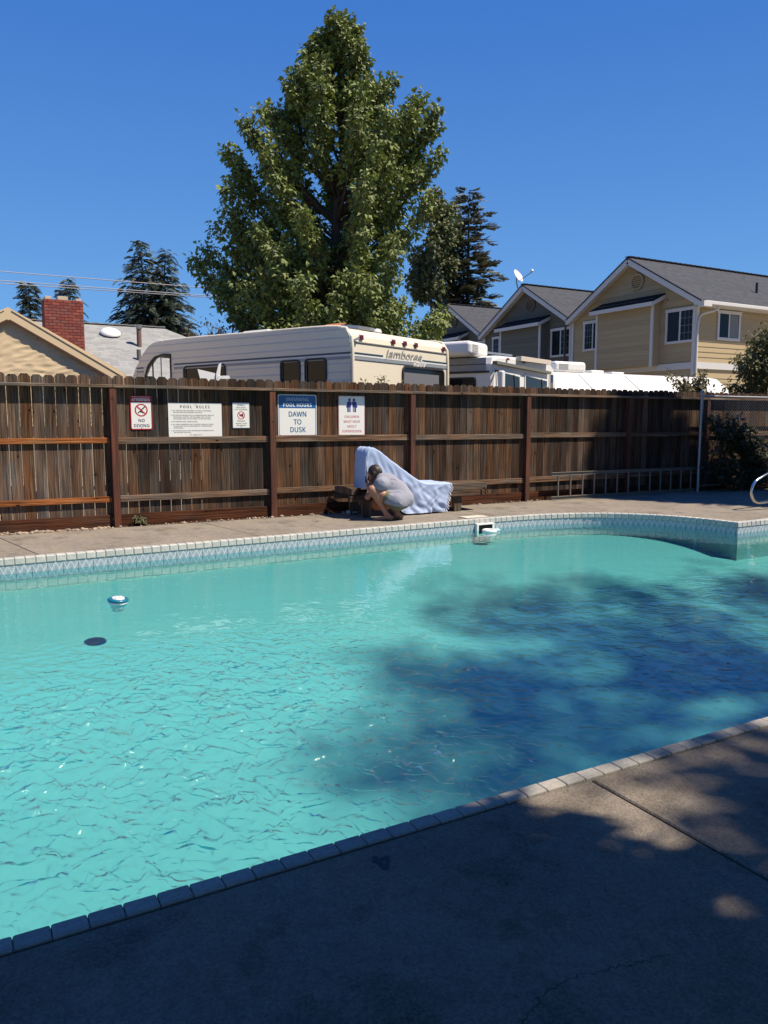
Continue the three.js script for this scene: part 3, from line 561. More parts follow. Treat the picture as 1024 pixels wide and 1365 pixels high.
  const shirtF = (p) => { const d = bum(p) + 0.005 * Math.sin(34 * (p.x * 0.8 + p.y * 0.9 - p.z * 0.5) + 3.5 * n3(p.x * 5, p.y * 5, p.z * 5)) * smooth(n3(p.x * 4 + 9, p.y * 4, p.z * 4), -0.35, 0.5) - 0.004; const neckCut = 0.07 - Math.hypot(p.x - hd[0], p.y - hd[1] + 0.03, p.z - hd[2]); return Math.max(d, 0.2 + 0.012 * Math.sin(p.x * 14) + 0.35 * (p.x < 0.02 ? 0.02 - p.x : 0) - p.y, neckCut); };
  part(o, 'shirt', sdfGeo(shirtF, [0.03, 0.42, -0.03], 0.36, 88), shirtM, 'loose grey-lavender T-shirt');
  const shorts = bones([[lh, rh, 0.13, 0.127], [lh, mid(lh, lk, 0.4), 0.122, 0.09], [rh, mid(rh, rk, 0.4), 0.122, 0.09], [pel, wai, 0.12, 0.11]], 0.03);
  part(o, 'shorts', sdfGeo((p) => Math.max(shorts(p) - 0.003, p.y - 0.42), [0.06, 0.3, -0.05], 0.32, 64), shortM, 'olive shorts showing below the shirt');
  // hands: palm, four fingers and a thumb closing on the towel edge
  for (const [w, el, s] of [[lw, le, 1], [rw, re, -1]]) {
    const d = V(w[0] - el[0], w[1] - el[1], w[2] - el[2]).normalize(), sd = V().crossVectors(d, V(0, 0, 1)).normalize().multiplyScalar(s), nn = V().crossVectors(sd, d).normalize();
    const h = (a, b, c) => [w[0] + d.x * a + sd.x * b + nn.x * c, w[1] + d.y * a + sd.y * b + nn.y * c, w[2] + d.z * a + sd.z * b + nn.z * c];
    const list = [[h(-0.02, 0, 0), h(0.02, 0, 0), 0.025, 0.024], [h(0.02, -0.018, 0), h(0.075, -0.026, 0), 0.017, 0.014], [h(0.02, 0.0, 0), h(0.08, 0.0, 0), 0.017, 0.014], [h(0.02, 0.018, 0), h(0.072, 0.026, 0), 0.017, 0.013]];
    [-0.03, -0.01, 0.01, 0.03].forEach((b, i) => { const L = [0.036, 0.042, 0.039, 0.03][i]; list.push([h(0.08 - 0.006 * Math.abs(i - 1), b, 0), h(0.08 + L, b * 1.1, -0.012), 0.0092, 0.0086], [h(0.08 + L, b * 1.1, -0.012), h(0.08 + L + 0.008, b * 1.1, -0.012 - 0.026), 0.0086, 0.0076]); });
    list.push([h(0.02, -0.026, -0.004), h(0.05, -0.056, -0.014), 0.013, 0.0105], [h(0.05, -0.056, -0.014), h(0.078, -0.058, -0.024), 0.0105, 0.0085]);
    part(o, 'hand', sdfGeo(bones(list, 0.008), h(0.06, 0, -0.01), 0.1, 66), skin);
  }
}
// ---------------------------------------------------------------- small things on and beside the deck
{
  // aluminium ladder lying on its side against the fence
  const t = thing('aluminium_ladder', 'dull aluminium ladder lying on its side along the fence foot', 'ladder', [9.5, 0, -10.72]), m = mat([0.21, 0.195, 0.17], 0.6, { metalness: 0.3 });
  for (const y of [0.035, 0.475]) part(t, 'side_rail', merge([rspan(-0.1, 3.75, y - 0.03, y + 0.03, -0.004, 0.004, 0.002), rspan(-0.1, 3.75, y + 0.022, y + 0.03, 0.003, 0.032, 0.002), rspan(-0.1, 3.75, y - 0.03, y - 0.022, 0.003, 0.032, 0.002)]), m);
  for (let i = 0; i < 13; i++) part(t, 'rung', new THREE.CylinderGeometry(0.016, 0.016, 0.4, 10).translate(0.06 + i * 0.295, 0.255, 0.014), m);
}
{
  // stainless handrail: runs out level over the water side, bends and comes back as a slope
  const t = thing('pool_handrail', 'polished stainless handrail loop at the pool steps on the right', 'handrail', [11.2, 0, -7.9]);
  const P = [[2.2, 1.02, 0.2], [1.2, 0.80, 0.06], [0.46, 0.62, 0], [0.12, 0.52, 0], [-0.02, 0.455, 0], [-0.085, 0.36, 0], [-0.085, 0.26, 0], [-0.03, 0.17, 0], [0.07, 0.125, 0], [0.22, 0.12, 0.01], [0.6, 0.15, 0.04], [1.3, 0.2, 0.1], [2.2, 0.24, 0.2]];
  part(t, 'tube', tube(P, 0.024, 90, 12), steel);
  part(t, 'post', new THREE.CylinderGeometry(0.024, 0.024, 1.0, 12).translate(2.2, 0.5, 0.2), steel);
  part(t, 'base_flange', new THREE.CylinderGeometry(0.05, 0.055, 0.02, 16).translate(2.2, 0.011, 0.2), steel);
}
{
  const t = thing('chlorine_floater', 'round blue and white chlorine dispenser floating on the left', 'pool floater', [1.17, WATER_Y, -6.93]);
  t.rotation.set(0.06, 0.4, -0.08);
  const blue = mat([0.005, 0.15, 0.25], 0.3), wh = mat([0.8, 0.82, 0.82], 0.35);
  part(t, 'ring', new THREE.TorusGeometry(0.072, 0.02, 12, 36).rotateX(Math.PI / 2).scale(1, 0.8, 1).translate(0, 0.026, 0), blue);
  part(t, 'bowl', new THREE.LatheGeometry([[0.001, -0.075], [0.045, -0.07], [0.062, -0.03], [0.082, -0.004], [0.085, 0.012], [0.06, 0.02]].map(([x, y]) => new THREE.Vector2(x, y)), 32), wh);
  part(t, 'cap', new THREE.LatheGeometry([[0.056, 0.02], [0.054, 0.044], [0.046, 0.05], [0.03, 0.046], [0.001, 0.047]].map(([x, y]) => new THREE.Vector2(x, y)), 28), wh);
  part(t, 'cap_grip', merge([0, 1, 2, 3, 4, 5].map((k) => bx(0.01, 0.006, 0.03, 0, 0.05, 0.036).rotateY(k * 1.047))), wh);
}
{
  // skimmer mouth in the band, with a white float in it
  const t = thing('pool_skimmer', 'white framed skimmer mouth in the blue tile band', 'skimmer', [6.74, 0, -9.10]);
  t.rotation.y = 0.02;
  for (const [a, b, c, d] of [[-0.16, 0.16, -0.085, -0.062], [-0.16, 0.16, -0.235, -0.212], [-0.16, -0.125, -0.212, -0.085], [0.125, 0.16, -0.212, -0.085]]) part(t, 'frame', rspan(a, b, c, d, -0.03, 0.022, 0.004), white);
  part(t, 'throat', bx(0.25, 0.127, 0.012, 0, -0.1485, 0.004), mat([0.01, 0.012, 0.012], 0.9));
  const u = thing('skimmer_float', 'white ring float in front of the skimmer mouth', 'float', [6.66, WATER_Y, -8.88]);
  part(u, 'ring', new THREE.TorusGeometry(0.085, 0.026, 10, 28).rotateX(Math.PI / 2).translate(0, 0.016, 0), white);
  part(u, 'basket', new THREE.CylinderGeometry(0.07, 0.055, 0.09, 20).translate(0, -0.025, 0), mat([0.62, 0.68, 0.70], 0.4));
  const v = thing('thermometer_float', 'small pale blue float next to the skimmer mouth', 'float', [6.83, WATER_Y, -8.93]);
  part(v, 'body', new THREE.SphereGeometry(0.05, 18, 12).scale(1, 0.6, 1).translate(0, 0.01, 0), mat([0.35, 0.6, 0.68], 0.35));
  part(v, 'stem', new THREE.CylinderGeometry(0.014, 0.014, 0.12, 10).translate(0, -0.05, 0), white);
  const l = thing('access_hatch', 'pale square hatch plate set in the far deck above the skimmer', 'hatch', [6.72, 0, -9.36]);
  part(l, 'plate', rspan(-0.2, 0.2, 0.002, 0.012, -0.1, 0.1, 0.004), mat([0.62, 0.58, 0.48], 0.7));
  part(l, 'finger_hole', new THREE.CylinderGeometry(0.012, 0.012, 0.004, 10).translate(0.12, 0.012, 0), black);
}
{
  // depth number on the near deck
  const font = await new FontLoader().loadAsync('fonts/droid/droid_sans_bold.typeface.json');
  globalThis.sceneFont = font;
  const g = new TextGeometry('4', { font, size: 0.085, depth: 0.001, curveSegments: 3 }).rotateX(-Math.PI / 2).rotateY(Math.PI).translate(1.17, 0.0012, -2.1);
  const m = part(scene, 'depth_number', g, mat([0.075, 0.078, 0.09], 0.9)); m.userData = { label: 'worn dark painted number 4 on the near deck', category: 'marking' };
  m.name = numbered('depth_number');
}
{
  // white tube and sandals under the lounger
  reseed(5);
  const t = thing('foam_roll', 'short white roll lying on the ground left of the person', 'roll', [5.3, 0, -10.55]);
  part(t, 'roll', new THREE.CapsuleGeometry(0.035, 0.16, 4, 12).rotateZ(Math.PI / 2).translate(0, 0.036, 0), mat([0.5, 0.48, 0.45], 0.7));
  part(t, 'band', new THREE.CylinderGeometry(0.0365, 0.0365, 0.03, 14).rotateZ(Math.PI / 2).translate(-0.04, 0.036, 0), black);
  // pebbles along the fence foot
  const geos = [0, 1, 2].map((k) => { const g = new THREE.IcosahedronGeometry(1, 1), p = g.attributes.position; for (let i = 0; i < p.count; i++) { const q = V().fromBufferAttribute(p, i), s = 1 + 0.22 * n3(q.x * 1.3 + k * 5, q.y * 1.3, q.z * 1.3); p.setXYZ(i, q.x * s, q.y * s * 0.6, q.z * s); } g.computeVertexNormals(); return g; });
  const im = new THREE.InstancedMesh(geos[0], mat([0.36, 0.30, 0.245], 0.95), 900), M = new THREE.Matrix4(), Q = new THREE.Quaternion();
  for (let i = 0; i < 900; i++) {
    const x = rnd() < 0.45 ? rr(-0.6, 1.75) : rr(-0.6, 13.5), s = 0.006 + 0.022 * Math.pow(rnd(), 2.4), z = -10.86 + Math.abs(rr(0, 0.09) + rr(0, 0.09)) * (x < 1.8 ? 1.2 : 0.7);
    im.setMatrixAt(i, M.compose(V(x, s * 0.3, z), Q.setFromEuler(new THREE.Euler(rr(-0.4, 0.4), rr(0, 6), rr(-0.4, 0.4))), V(s, s * rr(0.7, 1.1), s * rr(0.7, 1.2))));
    const k = rr(0.6, 1.25); im.setColorAt(i, new THREE.Color(k, k * rr(0.9, 1), k * rr(0.8, 1)));
  }
  shade(im); im.name = 'gravel'; im.userData = { kind: 'stuff', label: 'loose pale pebbles along the foot of the fence', category: 'gravel' }; scene.add(im);
}

{
  // a few fallen leaves on the deck and on the water
  reseed(1717);
  const g = new THREE.BufferGeometry(); g.setAttribute('position', new THREE.Float32BufferAttribute([0, 0, 0, 0.5, 0.12, 0.28, 1, 0.02, 0, 0, 0, 0, 1, 0.02, 0, 0.5, 0.14, -0.28], 3)); g.computeVertexNormals();
  for (const [name, label, n, x0, x1, z0, z1, y, c] of [['fallen_leaves', 'scattered dry leaves on the near deck', 46, 0.2, 4.6, -2.1, 1, 0.003, [0.05, 0.035, 0.02]], ['floating_leaves', 'few dark leaf specks floating on the pool', 26, 2, 8, -6.6, -3, WATER_Y + 0.012, [0.035, 0.03, 0.02]]]) {
    const im = new THREE.InstancedMesh(g, mat(c, 0.9, { side: THREE.DoubleSide }), n), M = new THREE.Matrix4();
    for (let i = 0; i < n; i++) { const s = rr(0.008, 0.034); im.setMatrixAt(i, M.compose(V(rr(x0, x1), y, rr(z0, z1)), new THREE.Quaternion().setFromEuler(new THREE.Euler(rr(-0.2, 0.2), rr(0, 6.3), rr(-0.1, 0.1))), V(s, s, s * rr(0.6, 1)))); }
    shade(im); im.name = name; im.userData = { kind: 'stuff', label, category: 'leaves' }; scene.add(im);
  }
}

// ---------------------------------------------------------------- foliage
function leafClump(n, R, len, wid, seed, curl = 0.25) { // n folded pointed leaves within a ball
  reseed(seed);
  const pos = [], nor = [];
  for (let i = 0; i < n; i++) {
    const c = V(rr(-1, 1), rr(-1, 1), rr(-1, 1)).normalize().multiplyScalar(R * Math.cbrt(rnd()));
    const out = c.clone().normalize().add(V(rr(-0.8, 0.8), rr(-0.9, 0.5), rr(-0.8, 0.8))).normalize();
    const sd = V().crossVectors(out, V(rr(-0.5, 0.5), 1, rr(-0.5, 0.5))).normalize(), up = V().crossVectors(sd, out).normalize();
    const L = len * rr(0.75, 1.2), w = wid * rr(0.8, 1.15) / 2;
    const P = (a, b, h) => c.clone().addScaledVector(out, a).addScaledVector(sd, b).addScaledVector(up, h);
    const base = P(0, 0, 0), tip = P(L, 0, -L * curl), l = P(L * 0.45, w, L * 0.12), r = P(L * 0.45, -w, L * 0.12), m = P(L * 0.5, 0, 0);
    for (const [a, b, d] of [[base, l, m], [m, l, tip], [base, m, r], [m, tip, r]]) { const nn = V().crossVectors(V().subVectors(b, a), V().subVectors(d, a)).normalize(); for (const q of [a, b, d]) { pos.push(q.x, q.y, q.z); nor.push(nn.x, nn.y, nn.z); } }
  }
  const g = new THREE.BufferGeometry(); g.setAttribute('position', new THREE.Float32BufferAttribute(pos, 3)); g.setAttribute('normal', new THREE.Float32BufferAttribute(nor, 3));
  return g;
}
const foliage = (c, t = 0.35) => mat(c, 0.75, { physical: true, transmission: t, thickness: 0, side: THREE.DoubleSide });
function crownOf(parent, name, geo, m, spots, scale, tint, flat = false) { // spots: [position, direction?]
  const im = new THREE.InstancedMesh(geo, m, spots.length), M = new THREE.Matrix4(), Q = new THREE.Quaternion();
  spots.forEach(([p, d, sc = 1], i) => {
    if (d) { const y = flat ? V(0, 1, 0) : V(rr(-1, 1), rr(-1, 1), rr(-1, 1)), x = V().crossVectors(y, d).normalize(); M.makeBasis(x, V().crossVectors(d, x), d); Q.setFromRotationMatrix(M); if (flat) Q.multiply(new THREE.Quaternion().setFromAxisAngle(V(0, 0, 1), rr(-0.5, 0.5))); }
    else Q.setFromEuler(new THREE.Euler(rr(-0.6, 0.6), rr(0, 6.28), rr(-0.6, 0.6)));
    const s = rr(...scale) * sc;
    im.setMatrixAt(i, M.compose(p, Q, V(s, s, s)));
    im.setColorAt(i, tint());
  });
  shade(im); im.name = name; im.userData.kind = 'stuff'; parent.add(im);
  return im;
}
const tinted = (a, b, c, j = 0.25) => () => { const k = rr(1 - j, 1 + j), u = rnd(); return new THREE.Color(lerp(1, a, u) * k, lerp(1, b, u) * k, lerp(1, c, u) * k); };
// tree with limbs that reach for given tufts
function broadTree(name, label, pos, { H, r0, tufts, bark, leaf, geo, density, scale = [0.8, 1.2], tint, from = 0.4, rise = 0.55, low = 0.12 }) {
  const t = thing(name, label, 'tree', pos), wood_ = [], spots = [], ctr = (y) => V(0.25 * n2(y * 0.2, pos[0]), y, 0.25 * n2(y * 0.2 + 40, pos[0]));
  const rad = (y) => r0 * Math.pow(Math.max(0.02, 1 - y / H), 0.9) + 0.012;
  for (let k = 0; k < 12; k++) wood_.push(taper(ctr(H * k / 12 * 0.97), ctr(H * (k + 1) / 12 * 0.97), rad(H * k / 12), rad(H * (k + 1) / 12), 9));
  for (const [x, y, z, r] of tufts) {
    const T = V(x, y, z), out = Math.hypot(x, z), sy = Math.max(H * low, Math.min(y - out * rise, H * 0.95)), S = ctr(sy), C = V(x * 0.55, lerp(sy, y, 0.32), z * 0.55);
    const q = (u) => V().addScaledVector(S, (1 - u) * (1 - u)).addScaledVector(C, 2 * u * (1 - u)).addScaledVector(T, u * u), r1 = Math.min(rad(sy) * 0.55, 0.018 * (out + 1.2));
    for (let k = 0; k < 5; k++) wood_.push(taper(q(k / 5), q((k + 1) / 5), r1 * (1 - k / 5) + 0.006, r1 * (1 - (k + 1) / 5) + 0.006, 6));
    const n = Math.round(density * (0.6 + out * 0.35));
    for (let i = 0; i < n; i++) {
      const u = from + (1.03 - from) * Math.pow(rnd(), 0.8), c = q(Math.min(1, u)), d = V(rr(-1, 1), rr(-0.9, 0.9), rr(-1, 1)).normalize().multiplyScalar(r * (0.45 + 0.55 * Math.sin(Math.PI * clamp(u, 0.15, 0.85))) * Math.pow(rnd(), 0.6));
      if (i % 4 === 0) wood_.push(taper(c, c.clone().add(d), 0.008, 0.003, 3));
      spots.push([c.add(d)]);
    }
  }
  part(t, 'trunk', merge(wood_), bark);
  crownOf(t, 'crown', geo, leaf, spots, scale, tint);
  return t;
}
const barkM = mat([0.11, 0.085, 0.065], 0.95, { bumpMap: woodBump, bumpScale: 0.02 }), twigM = mat([0.12, 0.09, 0.07], 0.95);
const right = V(Math.cos(29 * RAD), 0, Math.sin(29 * RAD)), away = V(Math.sin(29 * RAD), 0, -Math.cos(29 * RAD));
{
  reseed(2024);
  // the tall tree behind the motorhome: half-widths by height, in metres at a scale of K
  const K = 1.286, wl = [[1.8, 2.2], [2.6, 2.5], [3.8, 2.75], [4.8, 3.0], [5.7, 3.1], [6.6, 2.7], [7.6, 2.5], [8.4, 2.35], [9.1, 1.8], [9.8, 1.25], [10.5, 0.8], [11.1, 0.5], [11.7, 0.1]];
  const wr = [[1.8, 3.7], [2.6, 3.7], [3.8, 3.4], [4.8, 2.7], [5.7, 2.3], [6.6, 2.25], [7.6, 2.3], [8.4, 2.3], [9.1, 2.0], [9.8, 1.45], [10.5, 0.95], [11.1, 0.6], [11.7, 0.1]];
  const look = (tab, y) => { for (let i = 1; i < tab.length; i++) if (y <= tab[i][0]) { const t = (y - tab[i - 1][0]) / (tab[i][0] - tab[i - 1][0]); return lerp(tab[i - 1][1], tab[i][1], clamp(t, 0, 1)); } return 0.1; };
  const tufts = [];
  // outlying sprays that give the outline: metres right of the trunk, height
  for (const [a, y, r] of [[0.03, 12.5, 0.07], [-2.2, 9.4, 0.24], [-2.45, 9.75, 0.16], [-2.95, 7.3, 0.26], [-3.5, 6.3, 0.24], [-1.1, 10.6, 0.2], [-1.15, 10.95, 0.14], [1.45, 10.75, 0.17], [2.75, 8.9, 0.22], [2.55, 7.6, 0.28], [2.9, 2.9, 0.4], [3.3, 2.4, 0.4], [2.6, 3.6, 0.4], [3.2, 3.3, 0.35], [0.05, 12.45, 0.12], [0.12, 12.05, 0.17], [0.02, 11.6, 0.2], [-0.32, 11.8, 0.15], [-0.38, 11.45, 0.18], [-0.85, 11.4, 0.17], [-0.8, 11.1, 0.16], [0.62, 11.85, 0.17], [0.58, 11.4, 0.2], [1.05, 10.9, 0.18], [-0.75, 10.75, 0.2], [-1.7, 10.25, 0.24], [-1.35, 9.95, 0.24], [-1.72, 9.85, 0.2], [-2.85, 9.1, 0.2], [-2.5, 8.6, 0.26], [-2.75, 7.8, 0.24], [-2.8, 8.3, 0.2], [-2.05, 8.6, 0.26], [2.12, 10.5, 0.2], [2.05, 10.15, 0.2], [2.62, 10.1, 0.2], [2.5, 9.7, 0.22], [2.0, 9.9, 0.24], [1.75, 9.6, 0.26], [2.35, 9.15, 0.26], [2.25, 8.55, 0.28], [1.3, 10.25, 0.24], [-3.2, 6.85, 0.26], [-2.6, 6.95, 0.3], [-3.95, 5.95, 0.24], [-3.5, 5.75, 0.3], [-2.8, 5.75, 0.36], [-2.1, 4.9, 0.4], [-3.0, 5.25, 0.3]])
    tufts.push([K * (right.x * a + away.x * rr(-0.4, 0.4)), K * 0.905 * y, K * (right.z * a + away.z * rr(-0.4, 0.4)), K * r]);
  for (let i = 0; i < 330; i++) {
    const y = 1.9 + 9.2 * Math.pow(rnd(), 1.1), ang = rnd() * 6.283, ca = Math.cos(ang), w = ca < 0 ? look(wl, y) : look(wr, y), k = 0.12 + 0.84 * Math.sqrt(rnd()), dw = Math.min(look(wl, y), look(wr, y)) * Math.sin(ang) * k;
    if (n2(ca * k * 2.1 + 3, y * 0.8) < (y > 5 ? -0.35 : -0.7)) continue; // open places in the crown
    tufts.push([K * (right.x * ca * w * k + away.x * dw), K * y, K * (right.z * ca * w * k + away.z * dw), K * lerp(0.36, 0.2, y / 12) * rr(0.6, 1.25)]);
  }
  broadTree('maple_tree', 'tall broad-leaved green tree rising behind the cream motorhome', [right.x * -1.6 + away.x * 27, 0, right.z * -1.6 + away.z * 27], { H: 13.9, r0: 0.32, tufts, bark: barkM, leaf: foliage([0.155, 0.215, 0.05], 0.3), geo: leafClump(8, 0.19, 0.17, 0.13, 3), density: 36, scale: [0.75, 1.25], tint: tinted(1.4, 1.25, 0.8, 0.35), from: 0.5, rise: 1.0 });
}
function spray(n, L, W_, droop, seed) { // flat feather of needles along +z
  reseed(seed);
  const pos = [], nor = [];
  const tri = (a, b, c) => { const nn = V().crossVectors(V().subVectors(b, a), V().subVectors(c, a)).normalize(); for (const q of [a, b, c]) { pos.push(q.x, q.y, q.z); nor.push(nn.x, nn.y, nn.z); } };
  for (let i = 0; i < n; i++) {
    const u = i / n, z = L * u, s = i % 2 ? 1 : -1, l = W_ * (1 - 0.75 * u) * rr(0.7, 1.15), y = -droop * u * u * L, w = 0.035 * L;
    const a = V(0, y, z), b = V(s * l, y + rr(-0.12, 0.05) * l, z + l * rr(0.35, 0.8)), c = V(s * 0.4 * l, y + rr(0.0, 0.12) * l, z + w * 3 + l * 0.2);
    tri(a, b, c); tri(a, V(s * 0.4 * l, y - 0.03, z - w), b);
  }
  const g = new THREE.BufferGeometry(); g.setAttribute('position', new THREE.Float32BufferAttribute(pos, 3)); g.setAttribute('normal', new THREE.Float32BufferAttribute(nor, 3));
  return g;
}
function conifer(name, label, pos, { H, R, y0 = 0.5, p = 0.9, boughs, droop = 0.25, geo, leaf, tint, every = 0.45, sc = 1, uneven = 0.3, tops = [[0, 0]], group, seed = 1 }) {
  reseed(seed);
  const t = thing(name, label, 'tree', pos, 0, group), wood_ = [], spots = [];
  for (const [tx, cut] of tops) {
    const h = H - cut;
    wood_.push(taper(V(tx * 0.3, 0, 0), V(tx, h, 0), 0.02 * h, 0.01, 8));
    for (let i = 0; i < boughs; i++) {
      const u = Math.pow(i / boughs, 0.95), y = y0 + (h - y0) * u, a = i * 2.39996 + rr(-0.4, 0.4), L = R * Math.pow(1 - u, p) * rr(1 - uneven, 1 + uneven * 0.5) + 0.1;
      const dir = V(Math.cos(a), 0, Math.sin(a)), at = (q) => V(tx * (0.3 + 0.7 * y / h), y, 0).addScaledVector(dir, L * q).add(V(0, L * (0.18 * q - droop * q * q * 1.6), 0));
      if (i % 2 === 0) wood_.push(taper(at(0), at(0.9), 0.012 * L + 0.01, 0.005, 4));
      const n = Math.max(2, Math.round(L / every));
      for (let k = 0; k < n; k++) {
        const q = (k + rnd()) / n; if (q < 0.12) continue;
        const d = dir.clone().multiplyScalar(1).add(V(rr(-0.7, 0.7), 0.1 - droop * q * 2 + rr(-0.25, 0.2), rr(-0.7, 0.7))).normalize();
        spots.push([at(q).add(V(rr(-0.15, 0.15), rr(-0.12, 0.12), rr(-0.15, 0.15))), d, (0.6 + 0.5 * (1 - u)) * sc]);
      }
    }
  }
  part(t, 'trunk', merge(wood_), barkM);
  crownOf(t, 'crown', geo, leaf, spots, [0.75, 1.2], tint, true);
  return t;
}
{
  const sp = spray(30, 0.8, 0.34, 0.3, 9), blueGreen = foliage([0.085, 0.125, 0.088]);
  conifer('cedar_tree', 'dark spreading conifer with two tops behind the grey shingle roof', [8.65, 0, -38.6], { H: 9.9, R: 2.5, y0: 1.5, p: 0.72, boughs: 330, droop: 0.2, geo: sp, leaf: blueGreen, tint: tinted(1.3, 1.2, 1.1, 0.3), every: 0.22, sc: 0.8, tops: [[-0.45, 0], [0.7, 0.35]], seed: 5 });
  conifer('young_fir', 'small pointed fir between the canopy peak and the chimney', [3.68, 0, -43.69], { H: 8.4, R: 1.8, y0: 1, p: 0.95, boughs: 260, geo: sp, leaf: blueGreen, tint: tinted(1.3, 1.2, 1.0, 0.3), every: 0.25, seed: 6 });
  conifer('young_fir', 'fir tip showing just above the brick chimney', [6.17, 0, -48.03], { H: 9.5, R: 2.0, y0: 1, p: 1.0, boughs: 260, geo: sp, leaf: blueGreen, tint: tinted(1.5, 1.4, 1.0, 0.3), every: 0.25, seed: 7 });
  conifer('old_fir', 'dark fir whose drooping boughs reach in at the left edge', [0.7, 0, -42.5], { H: 9.2, R: 2.6, y0: 2, p: 0.8, boughs: 90, droop: 0.3, geo: sp, leaf: blueGreen, tint: tinted(1.2, 1.2, 1.0, 0.3), every: 0.25, seed: 8 });
  const pineSpray = spray(20, 0.7, 0.4, -0.1, 19);
  conifer('pine_tree', 'tall dark pine with layered ragged boughs behind the leafy tree', [30.1, 0, -42.9], { H: 16.4, R: 2.0, y0: 5, p: 0.34, boughs: 120, droop: 0.1, geo: pineSpray, leaf: foliage([0.075, 0.09, 0.058]), tint: tinted(1.5, 1.2, 0.9, 0.35), every: 0.2, sc: 1.5, uneven: 0.7, seed: 10 });
  conifer('cypress_tree', 'narrow brownish green cypress close beside the dark pine', [29.0, 0, -43.4], { H: 14.2, R: 1.5, y0: 2, p: 0.5, boughs: 230, droop: -0.25, geo: spray(18, 0.6, 0.22, -0.2, 29), leaf: foliage([0.06, 0.062, 0.026]), tint: tinted(1.2, 0.95, 0.8, 0.3), every: 0.3, sc: 1.5, seed: 11 });
  // leafy tree that joins the tall one on its right
  reseed(66);
  const tufts = []; for (let i = 0; i < 40; i++) { const a = rnd() * 6.283, k = Math.sqrt(rnd()), y = rr(9.5, 15.4), w = 2.2 * Math.sin(Math.PI * clamp((y - 8) / 8.4, 0.15, 0.9)); tufts.push([Math.cos(a) * k * w, y, Math.sin(a) * k * w, 0.6]); }
  broadTree('leafy_tree', 'lighter green leafy tree between the tall tree and the dark pine', [26.9, 0, -42.3], { H: 15.6, r0: 0.16, tufts, bark: barkM, leaf: foliage([0.10, 0.13, 0.034]), geo: leafClump(8, 0.28, 0.24, 0.18, 13), density: 30, tint: tinted(1.3, 1.2, 0.9, 0.3) });
  const brush = []; for (let i = 0; i < 44; i++) { const a = rnd() * 6.283, k = Math.sqrt(rnd()); brush.push([Math.cos(a) * k * 2.0, rr(1.6, 5.0) - 0.4 * k, Math.sin(a) * k * 1.2, 0.4]); }
  broadTree('dry_bush', 'brown half-bare brush left of the tall tree', [8.3, 0, -25.3], { H: 4.8, r0: 0.09, tufts: brush, bark: twigM, leaf: foliage([0.085, 0.062, 0.03]), geo: leafClump(6, 0.2, 0.13, 0.07, 23), density: 13, tint: tinted(1.5, 1.1, 0.8, 0.35) });
  // shrub at the right edge, beyond the fence
  const rb_ = []; for (let i = 0; i < 60; i++) { const a = rnd() * 6.283, k = Math.sqrt(rnd()), y = 1.2 + 2.5 * rnd(), w = 1.35 * (1 - 0.4 * (y - 1.2) / 2.5); rb_.push([Math.cos(a) * k * w + 0.25 * (y - 2), y, Math.sin(a) * k * w * 0.7, 0.26]); }
  broadTree('rose_shrub', 'big leafy shrub beyond the fence at the right edge', [17.0, 0, -11.9], { H: 3.6, r0: 0.06, tufts: rb_, bark: twigM, leaf: foliage([0.115, 0.13, 0.045]), geo: leafClump(8, 0.13, 0.095, 0.06, 33), density: 26, from: 0.3, tint: tinted(1.5, 1.25, 0.9, 0.35) });
  const sh = []; for (let i = 0; i < 18; i++) sh.push([rr(-0.75, 0.55), rr(1.7, 2.42), rr(-0.2, 0.2), 0.14]);
  broadTree('low_shrub', 'wispy shrub tips showing over the fence below the tan house', [14.1, 0, -11.5], { H: 2.2, r0: 0.03, tufts: sh, bark: twigM, leaf: foliage([0.14, 0.14, 0.05]), geo: leafClump(6, 0.1, 0.08, 0.05, 43), density: 16, tint: tinted(1.4, 1.1, 0.9, 0.35) });
  const sj = []; for (let i = 0; i < 9; i++) sj.push([rr(-0.4, 0.55), rr(1.9, 2.28), rr(-0.15, 0.15), 0.1]);
  broadTree('weed_shrub', 'thin weed tops over the fence in front of the motorhome rear', [6.15, 0, -11.25], { H: 2.1, r0: 0.02, tufts: sj, bark: twigM, leaf: foliage([0.15, 0.17, 0.05]), geo: leafClump(5, 0.07, 0.06, 0.035, 53), density: 10, tint: tinted(1.3, 1.1, 0.9, 0.3) });
  const wd = []; for (let i = 0; i < 7; i++) wd.push([rr(-0.1, 0.1), rr(0.05, 0.14), rr(-0.03, 0.06), 0.035]);
  broadTree('small_weed', 'small green weed at the foot of the fence beside a post', [2.13, 0, -10.82], { H: 0.1, r0: 0.004, tufts: wd, bark: twigM, leaf: foliage([0.14, 0.15, 0.05]), geo: leafClump(5, 0.03, 0.035, 0.02, 63), density: 8, tint: tinted(1.2, 1.1, 0.9, 0.3) });
}

